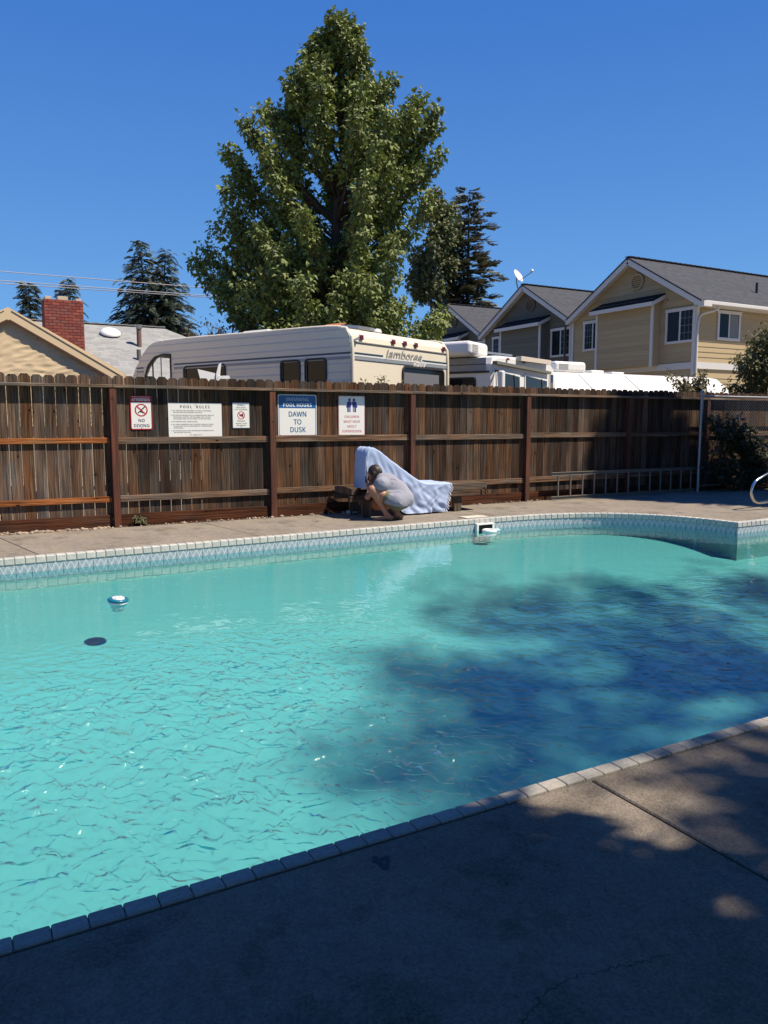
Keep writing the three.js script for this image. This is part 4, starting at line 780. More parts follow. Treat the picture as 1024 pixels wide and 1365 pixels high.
// ---------------------------------------------------------------- chain-link panel with its creeper on the right
{
  const t = thing('chainlink_fence', 'galvanised chain-link panel standing before the board fence on the right', 'fence', [13.19, 0, -10.6]);
  part(t, 'post', new THREE.CylinderGeometry(0.032, 0.032, 2.02, 12).translate(0, 1.0, 0), galv);
  part(t, 'post_cap', new THREE.SphereGeometry(0.04, 12, 8).scale(1, 0.7, 1).translate(0, 2.02, 0), galv);
  part(t, 'top_rail', new THREE.CylinderGeometry(0.021, 0.021, 4.6, 10).rotateZ(Math.PI / 2).translate(2.3, 1.93, 0), galv);
  part(t, 'bottom_rail', new THREE.CylinderGeometry(0.018, 0.018, 4.6, 10).rotateZ(Math.PI / 2).translate(2.3, 0.12, 0), galv);
  for (const y of [0.45, 1.1, 1.75]) part(t, 'band_clamp', new THREE.CylinderGeometry(0.036, 0.036, 0.03, 12).translate(0, y, 0), galv);
  const w = [], S = 0.075, y0 = 0.12, y1 = 1.92;
  for (let x = -1.8; x < 4.6; x += S) for (const s of [-1, 1]) {
    let a = x, b = x + (y1 - y0), ya = s > 0 ? y0 : y1, yb = s > 0 ? y1 : y0;
    if (b < 0.03 || a > 4.55) continue;
    const A = a, B = b; if (a < 0.03) { ya += (yb > ya ? 1 : -1) * (0.03 - a); a = 0.03; } if (b > 4.55) { yb -= (yb > ya ? 1 : -1) * (b - 4.55); b = 4.55; }
    w.push(bar(V(a, ya, s * 0.003), V(b, yb, s * 0.003), 0.0022));
  }
  const m = part(t, 'wire_mesh', merge(w), galv); m.userData.kind = 'stuff';
  reseed(88);
  const vi = []; for (let i = 0; i < 66; i++) { const x = rr(0.1, 2.9), y = x < 0.5 ? rr(0.3, 1.55) : rr(0.35, 1.05 + 0.3 * Math.sin(x * 2.1)); vi.push([x - 1.2, y, rr(-0.1, 0.2), 0.2]); }
  broadTree('climbing_creeper', 'dark leafy creeper grown over the chain-link panel', [14.4, 0, -10.45], { H: 1.4, r0: 0.02, tufts: vi, bark: twigM, leaf: foliage([0.05, 0.06, 0.024]), geo: leafClump(8, 0.1, 0.085, 0.06, 73), density: 14, from: 0.2, low: 0.05, tint: tinted(1.9, 1.6, 0.9, 0.4) });
}

// ---------------------------------------------------------------- vehicles beyond the fence
function roundedRect(w, h, r) { const s = new THREE.Shape(), a = -w / 2, b = w / 2, c = -h / 2, d = h / 2; s.moveTo(a + r, c); s.lineTo(b - r, c); s.quadraticCurveTo(b, c, b, c + r); s.lineTo(b, d - r); s.quadraticCurveTo(b, d, b - r, d); s.lineTo(a + r, d); s.quadraticCurveTo(a, d, a, d - r); s.lineTo(a, c + r); s.quadraticCurveTo(a, c, a + r, c); return s; }
function ringGeo(w, h, r, t, depth) { const s = roundedRect(w + 2 * t, h + 2 * t, r + t), p = roundedRect(w, h, r); s.holes.push(new THREE.Path(p.getPoints(5))); return new THREE.ExtrudeGeometry(s, { depth, bevelEnabled: false, curveSegments: 5 }); }
function wheel(parent, x, y, z, r, turn = Math.PI / 2) {
  const g = part(parent, 'wheel', new THREE.TorusGeometry(r * 0.76, r * 0.25, 10, 28).scale(1, 1, 1.1).rotateY(turn).translate(x, y, z), rubber);
  part(g, 'rim', new THREE.CylinderGeometry(r * 0.58, r * 0.58, r * 0.3, 20).rotateX(Math.PI / 2).rotateY(turn).translate(x, y, z), galv);
}
function acUnit(parent, x, y, z, w, d, m) {
  const g = part(parent, 'roof_air_conditioner', rb(w, 0.3, d, 0.09, x, y + 0.15, z, 3), m);
  for (let i = 0; i < 6; i++) part(g, 'vent_slat', bx(w * 0.3, 0.012, 0.006, x - w * 0.24, y + 0.07 + i * 0.03, z + d / 2 + 0.003), mat([0.35, 0.36, 0.36], 0.7));
}
{
  // cream motorhome: local x across its rear, z towards its rear, the rear at z = 0
  const t = thing('cream_motorhome', 'cream class C motorhome with blue stripes, parked rear-on behind the fence', 'motorhome', [5.84, 0, -11.62], 24.8 * RAD);
  const ribs = tex(16, 256, (u, v) => { const k = (v * 4) % 1; return 0.5 + 0.5 * Math.cos(Math.min(1, k / 0.16) * Math.PI) * 0.8 + 0.2 * k; });
  ribs.repeat.set(1, 1 / 0.56);
  const CREAM = [0.75, 0.695, 0.555], cream = mat(CREAM, 0.42), creamSide = mat(CREAM, 0.45, { bumpMap: ribs, bumpScale: 0.012 }), inner = mat([0.05, 0.03, 0.02], 0.9);
  const prof = [[0, 0.75], [-0.01, 2.72], [-0.03, 2.84], [-0.09, 2.93], [-0.2, 2.975], [-2.4, 3.02], [-4.8, 3.03], [-5.12, 3.01], [-5.35, 2.93], [-5.55, 2.77], [-5.78, 2.5], [-5.9, 2.3], [-5.93, 2.15], [-5.82, 2.02], [-5.2, 1.95], [-4.6, 1.75], [-4.6, 0.75]];
  const WID = 3.0;
  // the two side walls with real window openings
  const wins = [[-0.77, 2.29, 0.44, 0.36, 0.06], [-1.36, 2.29, 0.42, 0.35, 0.06], [-3.62, 2.27, 1.16, 0.42, 0.08]]; // z, y, length, height, corner
  const nose = [[-4.63, 2.73], [-4.86, 2.75], [-5.08, 2.7], [-5.3, 2.54], [-5.42, 2.38], [-5.4, 2.3], [-5.28, 2.26], [-4.63, 2.26]];
  const wall = () => { const s = polyShape(prof); for (const [z, y, l, h, r] of wins) s.holes.push(new THREE.Path(roundedRect(l, h, r).getPoints(5).map((p) => new THREE.Vector2(p.x + z, p.y + y)))); s.holes.push(new THREE.Path(nose.map(([z, y]) => new THREE.Vector2(z, y)))); return s; };
  const sideGeo = (x) => uvBox(new THREE.ExtrudeGeometry(wall(), { depth: 0.04, bevelEnabled: false }).rotateY(-Math.PI / 2).translate(x, 0, 0), 1);
  const near = part(t, 'side_wall', sideGeo(0.0), creamSide, 'ribbed cream side in shade'), farW = part(t, 'side_wall', sideGeo(WID + 0.04), creamSide);
  // rear, roof and nose: one skin bent along the outline
  const pos = [], idx = [], N = prof.length;
  prof.forEach(([z, y]) => { pos.push(-0.012, y, z, WID + 0.012, y, z); });
  for (let i = 0; i < N - 1; i++) {
    if (prof[i][0] < -5.5 && prof[i + 1][0] < -5.5 && prof[i][1] > 2.29 && prof[i + 1][1] > 2.29) { // the nose has a front window: only its side posts
      for (const [xa, xb] of [[-0.012, 0.14], [WID - 0.14, WID + 0.012]]) { const b = pos.length / 3; for (const q of [prof[i], prof[i + 1]]) pos.push(xa, q[1], q[0], xb, q[1], q[0]); idx.push(b, b + 1, b + 2, b + 1, b + 3, b + 2); }
      continue;
    }
    idx.push(2 * i, 2 * i + 1, 2 * i + 2, 2 * i + 1, 2 * i + 3, 2 * i + 2);
  }
  const skin = new THREE.BufferGeometry(); skin.setAttribute('position', new THREE.Float32BufferAttribute(pos, 3)); skin.setIndex(idx); const sk = skin.toNonIndexed(); sk.computeVertexNormals();
  const rearPanel = part(t, 'rear_cap', sk, cream);
  part(t, 'rear_edge_trim', merge([0, WID].map((x) => tube(prof.slice(0, 9).map(([z, y]) => V(x, y, z + 0.004)), 0.035, 40, 8))), cream);
  part(t, 'floor_pan', span(0.05, WID - 0.05, 0.7, 0.76, -4.6, -0.02), inner);
  part(t, 'inner_lining', merge([span(0.1, WID - 0.1, 0.8, 2.15, -4.5, -0.1), span(0.1, WID - 0.1, 2.8, 2.85, -5.1, -0.2), span(0.1, WID - 0.1, 2.15, 2.8, -4.52, -4.48)].slice(0, 2)), inner);
  part(t, 'inner_partition', merge([span(1.35, 1.45, 2.15, 2.8, -4.4, -0.1)]), inner);
  for (const [z, y, l, h, r] of wins) { const fr = part(t, 'window', ringGeo(l, h, r, 0.03, 0.02).rotateY(-Math.PI / 2).translate(-0.038, y, z), rubber); part(fr, 'pane', new THREE.ExtrudeGeometry(roundedRect(l, h, r), { depth: 0.004, bevelEnabled: false }).rotateY(-Math.PI / 2).translate(-0.02, y, z), darkGlass); }
  { const s = polyShape(nose.map(([z, y]) => [z + (z < -5.0 ? -0.04 : 0.03), y + (y > 2.5 ? 0.035 : -0.035)])); s.holes.push(new THREE.Path(nose.map(([z, y]) => new THREE.Vector2(z, y)))); const fr = part(t, 'nose_window', new THREE.ExtrudeGeometry(s, { depth: 0.02, bevelEnabled: false }).rotateY(-Math.PI / 2).translate(-0.038, 0, 0), rubber, 'see-through window of the overhanging nose'); part(fr, 'divider', span(-0.035, -0.02, 2.26, 2.71, -5.22, -5.19), rubber); part(fr, 'divider', span(-0.035, -0.02, 2.27, 2.74, -4.95, -4.93), galv); }
  // rear window: dark surround with a grey blind behind the glass
  { const fr = part(t, 'rear_window', ringGeo(1.36, 0.46, 0.09, 0.035, 0.02).translate(2.16, 2.17, 0.002), rubber); part(fr, 'pane', new THREE.ExtrudeGeometry(roundedRect(1.36, 0.46, 0.09), { depth: 0.006, bevelEnabled: false }).translate(2.16, 2.17, 0.002), darkGlass); part(fr, 'blind', span(1.5, 2.68, 1.95, 2.31, 0.007, 0.011), mat([0.16, 0.165, 0.18], 0.5)); }
  // stripes and mouldings
  const blue = mat([0.02, 0.055, 0.085], 0.4), grey = mat([0.26, 0.29, 0.32], 0.4), palew = mat([0.7, 0.72, 0.7], 0.4);
  for (const [y, h, m] of [[2.555, 0.03, blue], [2.522, 0.026, palew], [2.478, 0.05, grey]]) {
    const zs = [[-4.52, 0.0]]; for (const [a, b] of zs) part(t, 'stripe', span(-0.046, -0.0405, y - h / 2, y + h / 2, a, b), m);
    part(t, 'stripe', span(-0.046, -0.0405, y - h / 2 - 0.03, y + h / 2 - 0.03, -5.72, -5.5), m);
    if (m === blue) { part(t, 'stripe', span(0.04, 0.86, y - h / 2, y + h / 2, 0.001, 0.006), m); part(t, 'stripe', span(2.1, 2.98, y - h / 2, y + h / 2, 0.001, 0.006), m); }
    else part(t, 'stripe', span(0.04, 2.98, y - h / 2, y + h / 2, 0.001, 0.0055), m);
  }
  part(t, 'moulding', span(0.0, WID, 2.735, 2.75, -0.012, 0.008), mat([0.33, 0.30, 0.24], 0.5));
  const red = mat([0.12, 0.008, 0.012], 0.25);
  for (const x of [0.25, 1.18, 1.54, 1.9, 2.87]) { const l = part(t, 'marker_lamp', rb(0.1, 0.075, 0.03, 0.014, x, 2.82, 0.0, 2), red); part(l, 'base', rb(0.115, 0.02, 0.02, 0.008, x, 2.86, -0.004, 1), mat([0.25, 0.08, 0.07], 0.5)); }
  const font = globalThis.sceneFont;
  const word = (s, size, shear) => new TextGeometry(s, { font, size, depth: 0.006, curveSegments: 3 }).applyMatrix4(new THREE.Matrix4().set(1, shear, 0, 0, 0, 1, 0, 0, 0, 0, 1, 0, 0, 0, 0, 1));
  const reg = await new FontLoader().loadAsync('fonts/droid/droid_sans_regular.typeface.json');
  const script = (s, size, shear, f) => { const g = new TextGeometry(s, { font: f, size, depth: 0.006, curveSegments: 3 }); g.applyMatrix4(new THREE.Matrix4().set(1, shear, 0, 0, 0, 1, 0, 0, 0, 0, 1, 0, 0, 0, 0, 1)); g.computeBoundingBox(); return g; };
  const jg = script('Jamboree', 0.15, 0.3, reg); jg.scale(1.16 / jg.boundingBox.max.x, 1, 1);
  part(t, 'lettering', jg.translate(0.93, 2.535, 0.003), mat([0.30, 0.31, 0.31], 0.4), 'grey slanted word on the rear');
  part(t, 'lettering', script('Rally', 0.11, 0.3, font).scale(1.15, 1, 1.3).translate(1.78, 2.43, 0.004), mat([0.72, 0.72, 0.68], 0.5), 'small white word under the first');
  // roof fittings
  part(t, 'roof_vent', rb(0.5, 0.09, 0.5, 0.03, 0.6, 3.06, -3.3), white); part(t, 'roof_vent', rb(0.45, 0.13, 0.7, 0.04, 0.7, 3.09, -2.75), white); part(t, 'roof_vent', rb(0.4, 0.08, 0.4, 0.03, 0.75, 3.05, -1.85), white);
  part(t, 'roof_hatch', bx(0.42, 0.02, 0.42).rotateZ(0.35).translate(0.6, 3.1, -1.0), mat([0.48, 0.19, 0.07], 0.6), 'tilted orange-brown roof hatch lid');
  part(t, 'roof_vent', bx(0.46, 0.05, 0.4).rotateX(0.12).translate(0.85, 3.08, -0.55), galv); part(t, 'roof_dome', new THREE.SphereGeometry(0.07, 14, 8, 0, 6.3, 0, 1.6).scale(1.3, 1, 1).translate(1.1, 3.0, -0.3), white);
  part(t, 'corner_bracket', bar(V(-0.06, 2.72, -0.02), V(0.12, 2.8, 0.05), 0.035, 0.035), galv);
  // cab and wheels, mostly hidden by the fence
  part(t, 'cab', extrude([[-4.6, 0.6], [-6.6, 0.6], [-6.7, 1.05], [-5.9, 1.2], [-5.35, 1.9], [-4.6, 1.9]], WID - 0.7, 0.03).rotateY(-Math.PI / 2).translate(WID - 0.35, 0, 0), cream);
  for (const z of [-1.5, -5.9]) for (const x of [0.2, WID - 0.2]) wheel(t, x, 0.38, z, 0.38);
}
{
  const t = thing('bent_sheet', 'bent white plastic sheet sticking up behind the fence below the motorhome window', 'plastic sheet', [3.35, 0, -11.3]);
  const m = mat([0.8, 0.82, 0.82], 0.5);
  part(t, 'sheet', extrude([[-0.2, 2.18], [0.06, 2.13], [0.09, 2.0], [-0.15, 1.98]], 0.01).translate(0, 0, 0), m);
  part(t, 'fin', extrude([[0.06, 1.9], [0.1, 1.9], [0.13, 2.12], [0.15, 2.28], [0.11, 2.26], [0.07, 2.12]], 0.012).translate(0, 0, 0.02), m);
  part(t, 'fin', extrude([[0.08, 2.02], [0.28, 2.06], [0.26, 2.1], [0.1, 2.09]], 0.012).translate(0, 0, 0.03), m);
}
{
  // white motorhome beside it: its sunlit face along local x, its shaded flank at x = 0 going back
  const t = thing('white_motorhome', 'older white motorhome with two wide windows right of the cream one', 'motorhome', [9.71, 0, -12.92], 30.4 * RAD);
  const wh = mat([0.76, 0.76, 0.74], 0.4), gy = mat([0.30, 0.32, 0.36], 0.5), L = 4.05;
  const prof = [[0.02, 0.6], [0.0, 2.4], [0.0, 2.6], [0.06, 2.73], [0.25, 2.78], [L - 1.0, 2.88], [L - 0.5, 2.86], [L - 0.15, 2.72], [L, 2.4], [L, 0.6]];
  part(t, 'body', extrude(prof, 2.3, 0.05).translate(0, 0, -2.3), wh);
  part(t, 'flank_panel', span(-0.012, 0.02, 2.46, 2.73, -2.2, -0.15), gy); part(t, 'flank_moulding', span(-0.03, 0.0, 2.42, 2.46, -2.25, -0.08), black); part(t, 'flank_moulding', span(-0.022, 0.0, 2.59, 2.6, -2.2, -0.15), black);
  { const f = part(t, 'flank_window', new THREE.ExtrudeGeometry(roundedRect(1.1, 0.4, 0.1), { depth: 0.015, bevelEnabled: false }).rotateY(-Math.PI / 2).translate(0.0, 2.14, -0.92), rubber); part(f, 'pane', new THREE.ExtrudeGeometry(roundedRect(1.02, 0.33, 0.08), { depth: 0.004, bevelEnabled: false }).rotateY(-Math.PI / 2).translate(-0.016, 2.14, -0.92), darkGlass); }
  const pane = (x0, x1, y0, y1, s) => { const a = [[x0 + 0.1 * s, y0], [x1, y0], [x1 - 0.04, y1 - 0.06], [x0 + 0.02, y1]]; const f = part(t, 'window', extrude(a.map(([x, y], i) => [x + [-0.04, 0.04, 0.04, -0.04][i], y + [-0.04, -0.04, 0.04, 0.04][i]]), 0.02).translate(0, 0, 0.001), white); part(f, 'pane', extrude(a, 0.006).translate(0, 0, 0.018), mat([0.025, 0.032, 0.032], 0.05, { physical: true, specularIntensity: 0.15 })); part(f, 'divider', bar(V(lerp(x0, x1, 0.78), y0, 0.024), V(lerp(x0, x1, 0.7), y1 - 0.03, 0.024), 0.03, 0.02), black); };
  pane(0.16, 1.52, 1.95, 2.46, 1); pane(1.84, 3.36, 1.95, 2.45, 0.6); { const f = part(t, 'window', extrude([[3.52, 1.95], [3.86, 1.95], [3.8, 2.6], [3.52, 2.6]], 0.02), white); part(f, 'pane', extrude([[3.56, 1.98], [3.81, 1.98], [3.77, 2.56], [3.56, 2.56]], 0.006).translate(0, 0, 0.019), darkGlass); }
  part(t, 'drip_rail', bar(V(-0.02, 2.62, 0.05), V(3.4, 2.59, 0.05), 0.1, 0.06), mat([0.14, 0.145, 0.12], 0.7)); part(t, 'visor', bar(V(1.3, 2.79, 0.06), V(3.3, 2.83, 0.06), 0.12, 0.1), mat([0.62, 0.55, 0.46], 0.5));
  for (const x of [0.75, 1.75]) part(t, 'marker_lamp', rb(0.1, 0.05, 0.04, 0.015, x, 2.74, 0.03), mat([0.3, 0.06, 0.02], 0.4));
  part(t, 'mirror', rb(0.15, 0.42, 0.12, 0.04, -0.02, 2.24, 0.2), wh); part(t, 'mirror_arm', bar(V(-0.02, 2.44, 0.18), V(0.1, 2.46, 0.02), 0.03, 0.03), black);
  acUnit(t, 0.12, 2.76, -0.75, 0.95, 0.8, wh); part(t, 'roof_rack', bar(V(0.5, 2.9, -0.5), V(2.3, 2.95, -0.5), 0.04, 0.04), galv); part(t, 'roof_vent', rb(0.4, 0.12, 0.4, 0.04, 2.4, 2.8, -0.7), white);
  for (const x of [0.7, 3.4]) wheel(t, x, 0.36, -0.12, 0.36, 0);
}
{
  const t = thing('white_trailer', 'long plain white travel trailer with a roof air conditioner, below the tan house', 'trailer', [13.6, 0, -15.4]), wh = mat([0.82, 0.82, 0.80], 0.4);
  part(t, 'body', extrude([[0.0, 0.55], [0.0, 1.95], [-0.12, 2.12], [-0.95, 2.74], [-1.25, 2.8], [-2.0, 2.8], [-2.4, 2.5], [-2.4, 0.55]].map(([z, y]) => [-z, y]), 7.3, 0.04).rotateY(Math.PI / 2).translate(0.1, 0, 0), wh);
  part(t, 'front_panel', extrude([[0.02, 2.4], [-0.35, 1.95], [0.0, 1.6], [0.08, 1.6]], 1.6, 0.02).rotateY(0).translate(0.05, 0, -1.7), mat([0.33, 0.33, 0.33], 0.6));
  part(t, 'seam', merge([1.6, 3.4, 5.2].map((x) => bar(V(x, 2.13, -0.105), V(x, 2.74, -0.935), 0.02, 0.012))), mat([0.6, 0.6, 0.58], 0.6));
  acUnit(t, 1.5, 2.78, -1.5, 1.15, 0.8, wh); part(t, 'roof_vent', rb(0.5, 0.1, 0.4, 0.03, 2.6, 2.83, -1.4), white); part(t, 'roof_vent', rb(0.5, 0.07, 0.4, 0.03, 3.4, 2.82, -1.4), white);
  for (const x of [3.2, 4.1]) wheel(t, x, 0.34, -0.1, 0.34, 0);
}
{
  // beige fabric shelter: gable end facing the pool
  const t = thing('fabric_shelter', 'beige fabric carport canopy with a wrinkled gable end behind the fence', 'canopy', [0.77, 0, -12.6]);
  const cloth = mat([0.60, 0.475, 0.31], 0.85), clothL = mat([0.70, 0.56, 0.365], 0.85), edge = mat([0.09, 0.05, 0.04], 0.9), SL = 0.562, HW = 1.62, PK = 3.05;
  for (const s of [-1, 1]) {
    const g = new THREE.PlaneGeometry(1, 1, 30, 40), p = g.attributes.position;
    for (let i = 0; i < p.count; i++) { const u = p.getX(i) + 0.5, v = p.getY(i) + 0.5, x = u * HW * s; p.setXYZ(i, x, PK - SL * Math.abs(x) + 0.03 * n2(v * 8, u * 4 + s) * Math.sin(Math.PI * u) + (u < 0.03 ? -0.02 : 0), -v * 5.5); }
    g.computeVertexNormals(); part(t, 'roof_sheet', g, cloth);
    part(t, 'rim_band', extrude([[0, PK + 0.012], [s * HW, PK - SL * HW + 0.012], [s * (HW - 0.02), PK - SL * HW - 0.06], [s * (HW - 0.24), PK - SL * HW - 0.06], [0, PK - 0.17]], 0.03).translate(0, 0, -0.005), clothL, 'pale rolled rim of the roof');
    part(t, 'rim_piping', bar(V(s * 0.01, PK - 0.175, 0.02), V(s * (HW - 0.26), PK - SL * HW - 0.04, 0.02), 0.02, 0.03), edge);
    part(t, 'rim_fold', bar(V(s * 0.05, PK - 0.03, 0.03), V(s * (HW - 0.05), PK - SL * HW - 0.02, 0.03), 0.012, 0.02), clothL);
    for (const z of [-0.3, -2.7, -5.2]) part(t, 'leg', new THREE.CylinderGeometry(0.03, 0.03, 2.1, 8).translate(s * (HW - 0.06), 1.05, z), galv);
  }
  const g = new THREE.PlaneGeometry(2 * HW - 0.3, 1.7, 90, 60), p = g.attributes.position;
  for (let i = 0; i < p.count; i++) { const x = p.getX(i), y0 = p.getY(i) + 0.85, topY = PK - 0.16 - SL * Math.abs(x), y = 1.35 + (topY - 1.35) * (y0 / 1.7); const r = Math.abs(n2(x * 2.2 + y * 1.5, y * 7 - x * 2.2)), r2 = n2(x * 4 + y * 4, y * 16 - x * 4); p.setXYZ(i, x, y, -0.05 + 0.014 * (1 - r) + 0.004 * r2); }
  g.computeVertexNormals(); part(t, 'gable_panel', g, clothL, 'wrinkled beige end panel');
}

// ---------------------------------------------------------------- houses
function shingleTex(seed, tone) { return tex(512, 512, (u, v) => { const row = Math.floor(v * 16), col = Math.floor(u * 10 + (row % 2) * 0.5 + vnoise(row, 3, 64, 64, seed) * 0.6), fy = (v * 16) % 1; const h = perm[(col * 131 + row * 977 + seed * 31) & 65535] / 255; return tone * (0.86 + 0.24 * h) * (0.85 + 0.3 * fbm(u, v, 60, 60, seed, 3)) * (fy < 0.1 ? 0.72 : 1); }); }
const shA = shingleTex(3, 0.85); shA.repeat.set(1 / 2.4, 1 / 2.2);
const roofDark = mat([0.088, 0.094, 0.108], 0.95, { map: shA, bumpMap: shA, bumpScale: 0.01 }), roofPale = mat([0.36, 0.37, 0.37], 0.95, { map: shA, bumpMap: shA, bumpScale: 0.015 });
const trimM = mat([0.66, 0.66, 0.64], 0.6);
function slabQuad(a, b, c, d, th) { // roof plane a-b (eave) c-d (ridge), uv in metres
  const e1 = V().subVectors(b, a).normalize(), n = V().crossVectors(V().subVectors(b, a), V().subVectors(d, a)).normalize(), e2 = V().crossVectors(n, e1);
  if (n.y < 0) n.negate();
  const top = [a, b, c, d], bot = top.map((q) => q.clone().addScaledVector(n, -th)), pos = [], uv = [], nor = [];
  const quad = (q, nn) => { for (const i of [0, 1, 2, 0, 2, 3]) { pos.push(q[i].x, q[i].y, q[i].z); const w = V().subVectors(q[i], a); uv.push(w.dot(e1), w.dot(e2)); nor.push(nn.x, nn.y, nn.z); } };
  quad(top, n); quad(bot, n.clone().negate());
  for (let i = 0; i < 4; i++) { const j = (i + 1) % 4, q = [top[i], top[j], bot[j], bot[i]]; quad(q, V().crossVectors(V().subVectors(q[1], q[0]), V().subVectors(q[3], q[0])).normalize()); }
  const g = new THREE.BufferGeometry(); g.setAttribute('position', new THREE.Float32BufferAttribute(pos, 3)); g.setAttribute('normal', new THREE.Float32BufferAttribute(nor, 3)); g.setAttribute('uv', new THREE.Float32BufferAttribute(uv, 2));
  return g;
}
function houseWindow(parent, z0, z1, y0, y1, x, grid) { // in a wall that faces -x
  const w = 0.09, f = part(parent, 'window', merge([span(x - 0.05, x, y0 - w, y0, z0 - w, z1 + w), span(x - 0.052, x, y1, y1 + w * 1.3, z0 - w * 1.3, z1 + w * 1.3), span(x - 0.05, x, y0, y1, z0 - w, z0), span(x - 0.05, x, y0, y1, z1, z1 + w)]), trimM);
  const zm = (z0 + z1) / 2;
  part(f, 'frame', span(x - 0.045, x - 0.008, y0, y1, zm - 0.03, zm + 0.03), trimM);
  part(f, 'pane', span(x - 0.02, x - 0.012, y0, y1, z0, zm - 0.03), darkGlass); part(f, 'pane', span(x - 0.022, x - 0.012, y0, y1, zm + 0.03, z1), darkGlass);
  const bars = []; for (let i = 1; i < 4; i++) bars.push(span(x - 0.026, x - 0.024, lerp(y0, y1, i / 4) - 0.008, lerp(y0, y1, i / 4) + 0.008, grid > 0 ? zm + 0.03 : z0, grid > 0 ? z1 : zm - 0.03)); for (let i = 1; i < 3; i++) { const a = grid > 0 ? zm + 0.03 : z0, b = grid > 0 ? z1 : zm - 0.03; bars.push(span(x - 0.026, x - 0.024, y0, y1, lerp(a, b, i / 3) - 0.007, lerp(a, b, i / 3) + 0.007)); }
  part(f, 'glazing_bars', merge(bars), mat([0.22, 0.23, 0.2], 0.5));
  part(f, 'curtain', span(x - 0.011, x - 0.009, y0, y1, grid > 0 ? zm : z0, grid > 0 ? z1 : zm), mat([0.3, 0.32, 0.28], 0.9));
}
{
  const XH = 23.88, PKY = 7.8, HALF = 3.42, S = 0.59, EY = PKY - S * HALF;
  const units = [['tan_townhouse', 'tan gabled townhouse with white trim nearest on the right', -22.72, [0.46, 0.37, 0.225], 0], ['grey_townhouse', 'middle grey-green gabled townhouse with a satellite dish on its roof', -29.5, [0.165, 0.165, 0.135], 0.25], ['taupe_townhouse', 'farthest townhouse gable, half hidden behind the leafy tree', -36.3, [0.155, 0.15, 0.125], 0.5]];
  units.forEach(([name, label, zc, col, back], k) => {
    reseed(300 + k);
    const t = thing(name, label, 'house', [XH + back, 0, zc]), siding = [0.94, 1, 1.06].map((q) => mat(col.map((c) => c * q), 0.8)), zL = -HALF + 0.05, zR = HALF - 0.32;
    const wallTop = (z) => PKY - 0.12 - S * Math.abs(z);
    const wall = part(t, 'gable_wall', extrude([[zL, 0], [zR, 0], [zR, wallTop(zR)], [0, PKY - 0.12], [zL, wallTop(zL)]].map(([z, y]) => [z, y]), 0.2).rotateY(-Math.PI / 2).translate(0.23, 0, 0), siding[0]);
    const plank = (parent, z0, z1, y, h, x, cut) => {
      const lo = cut ? Math.max(z0, -(PKY - 0.13 - y - h) / S) : z0, hi = cut ? Math.min(z1, (PKY - 0.13 - y - h) / S) : z1, lo2 = cut ? Math.max(z0, -(PKY - 0.13 - y) / S) : z0, hi2 = cut ? Math.min(z1, (PKY - 0.13 - y) / S) : z1;
      if (hi - lo < 0.1) return;
      const X = (th) => x - th, pos = [[lo2, y, 0.024], [hi2, y, 0.024], [hi, y + h, 0.008], [lo, y + h, 0.008]].map(([z, yy, th]) => V(X(th), yy, z)), base = pos.map((q) => V(x + 0.004, q.y, q.z));
      const g = new THREE.BufferGeometry(), P = []; const q4 = (a, b, c, d) => { for (const q of [a, b, c, a, c, d]) P.push(q.x, q.y, q.z); };
      q4(...pos); q4(base[0], base[1], pos[1], pos[0]); q4(pos[3], pos[2], base[2], base[3]);
      g.setAttribute('position', new THREE.Float32BufferAttribute(P, 3)); g.computeVertexNormals();
      part(parent, 'siding_plank', g, pick(siding));
    };
    const ST = 0.19;
    for (let y = 3.62; y < PKY - 0.3; y += ST) plank(wall, zL, zR, y, ST, 0.03, true);
    for (let y = 1.7; y < 3.3; y += ST) plank(wall, zL, zR, y, ST, 0.03, false);
    part(t, 'belt_board', span(-0.03, 0.03, 3.36, 3.6, zL, zR + 0.03), trimM);
    for (const z of [zL, zR]) part(t, 'corner_board', span(-0.035, 0.06, 0.2, wallTop(z) - 0.04, z - (z > 0 ? 0.1 : 0), z + (z > 0 ? 0.03 : 0.1)), trimM);
    // roof: two planes along +x with a rake overhang towards the pool, dark drip edge, white rake boards
    for (const s of [-1, 1]) {
      const e = s < 0 || k ? HALF + (s < 0 ? 0.02 : 0) : HALF + 0.18, a = V(-0.32, PKY - S * e, s * e), b = V(11.5, PKY - S * e, s * e), c = V(11.5, PKY, 0), d = V(-0.32, PKY, 0);
      part(t, 'roof', slabQuad(a, b, c, d, 0.05).translate(0, 0.05, 0), roofDark);
      part(t, 'drip_edge', bar(V(-0.335, PKY + 0.03, 0), V(-0.335, PKY - S * e + 0.03, s * e), 0.03, 0.05), mat([0.02, 0.022, 0.035], 0.5));
      part(t, 'rake_board', bar(V(-0.31, PKY - 0.11, 0), V(-0.31, PKY - S * e - 0.09, s * e), 0.03, 0.22), trimM);
      part(t, 'soffit', slabQuad(V(-0.29, PKY - S * e - 0.1, s * e), V(0.04, PKY - S * e - 0.1, s * e), V(0.04, PKY - 0.13, 0), V(-0.29, PKY - 0.13, 0), 0.02), trimM);
      part(t, 'eave_return', span(-0.33, 0.1, PKY - S * e - 0.16, PKY - S * e + 0.02, s > 0 ? e - 0.03 : -e - 0.02, s > 0 ? e + 0.1 : -e + 0.09), trimM);
    }
    part(t, 'ridge_cap', merge(Array.from({ length: 38 }, (_, i) => bx(0.27, 0.03, 0.22).rotateZ(0.05).translate(-0.2 + i * 0.3, PKY + 0.075, 0))), mat([0.05, 0.05, 0.06], 0.9));
    // round gable vent with slats
    const vent = part(t, 'gable_vent', new THREE.TorusGeometry(0.3, 0.05, 8, 28).rotateY(Math.PI / 2).translate(-0.02, 6.9, 0.25), siding[1]);
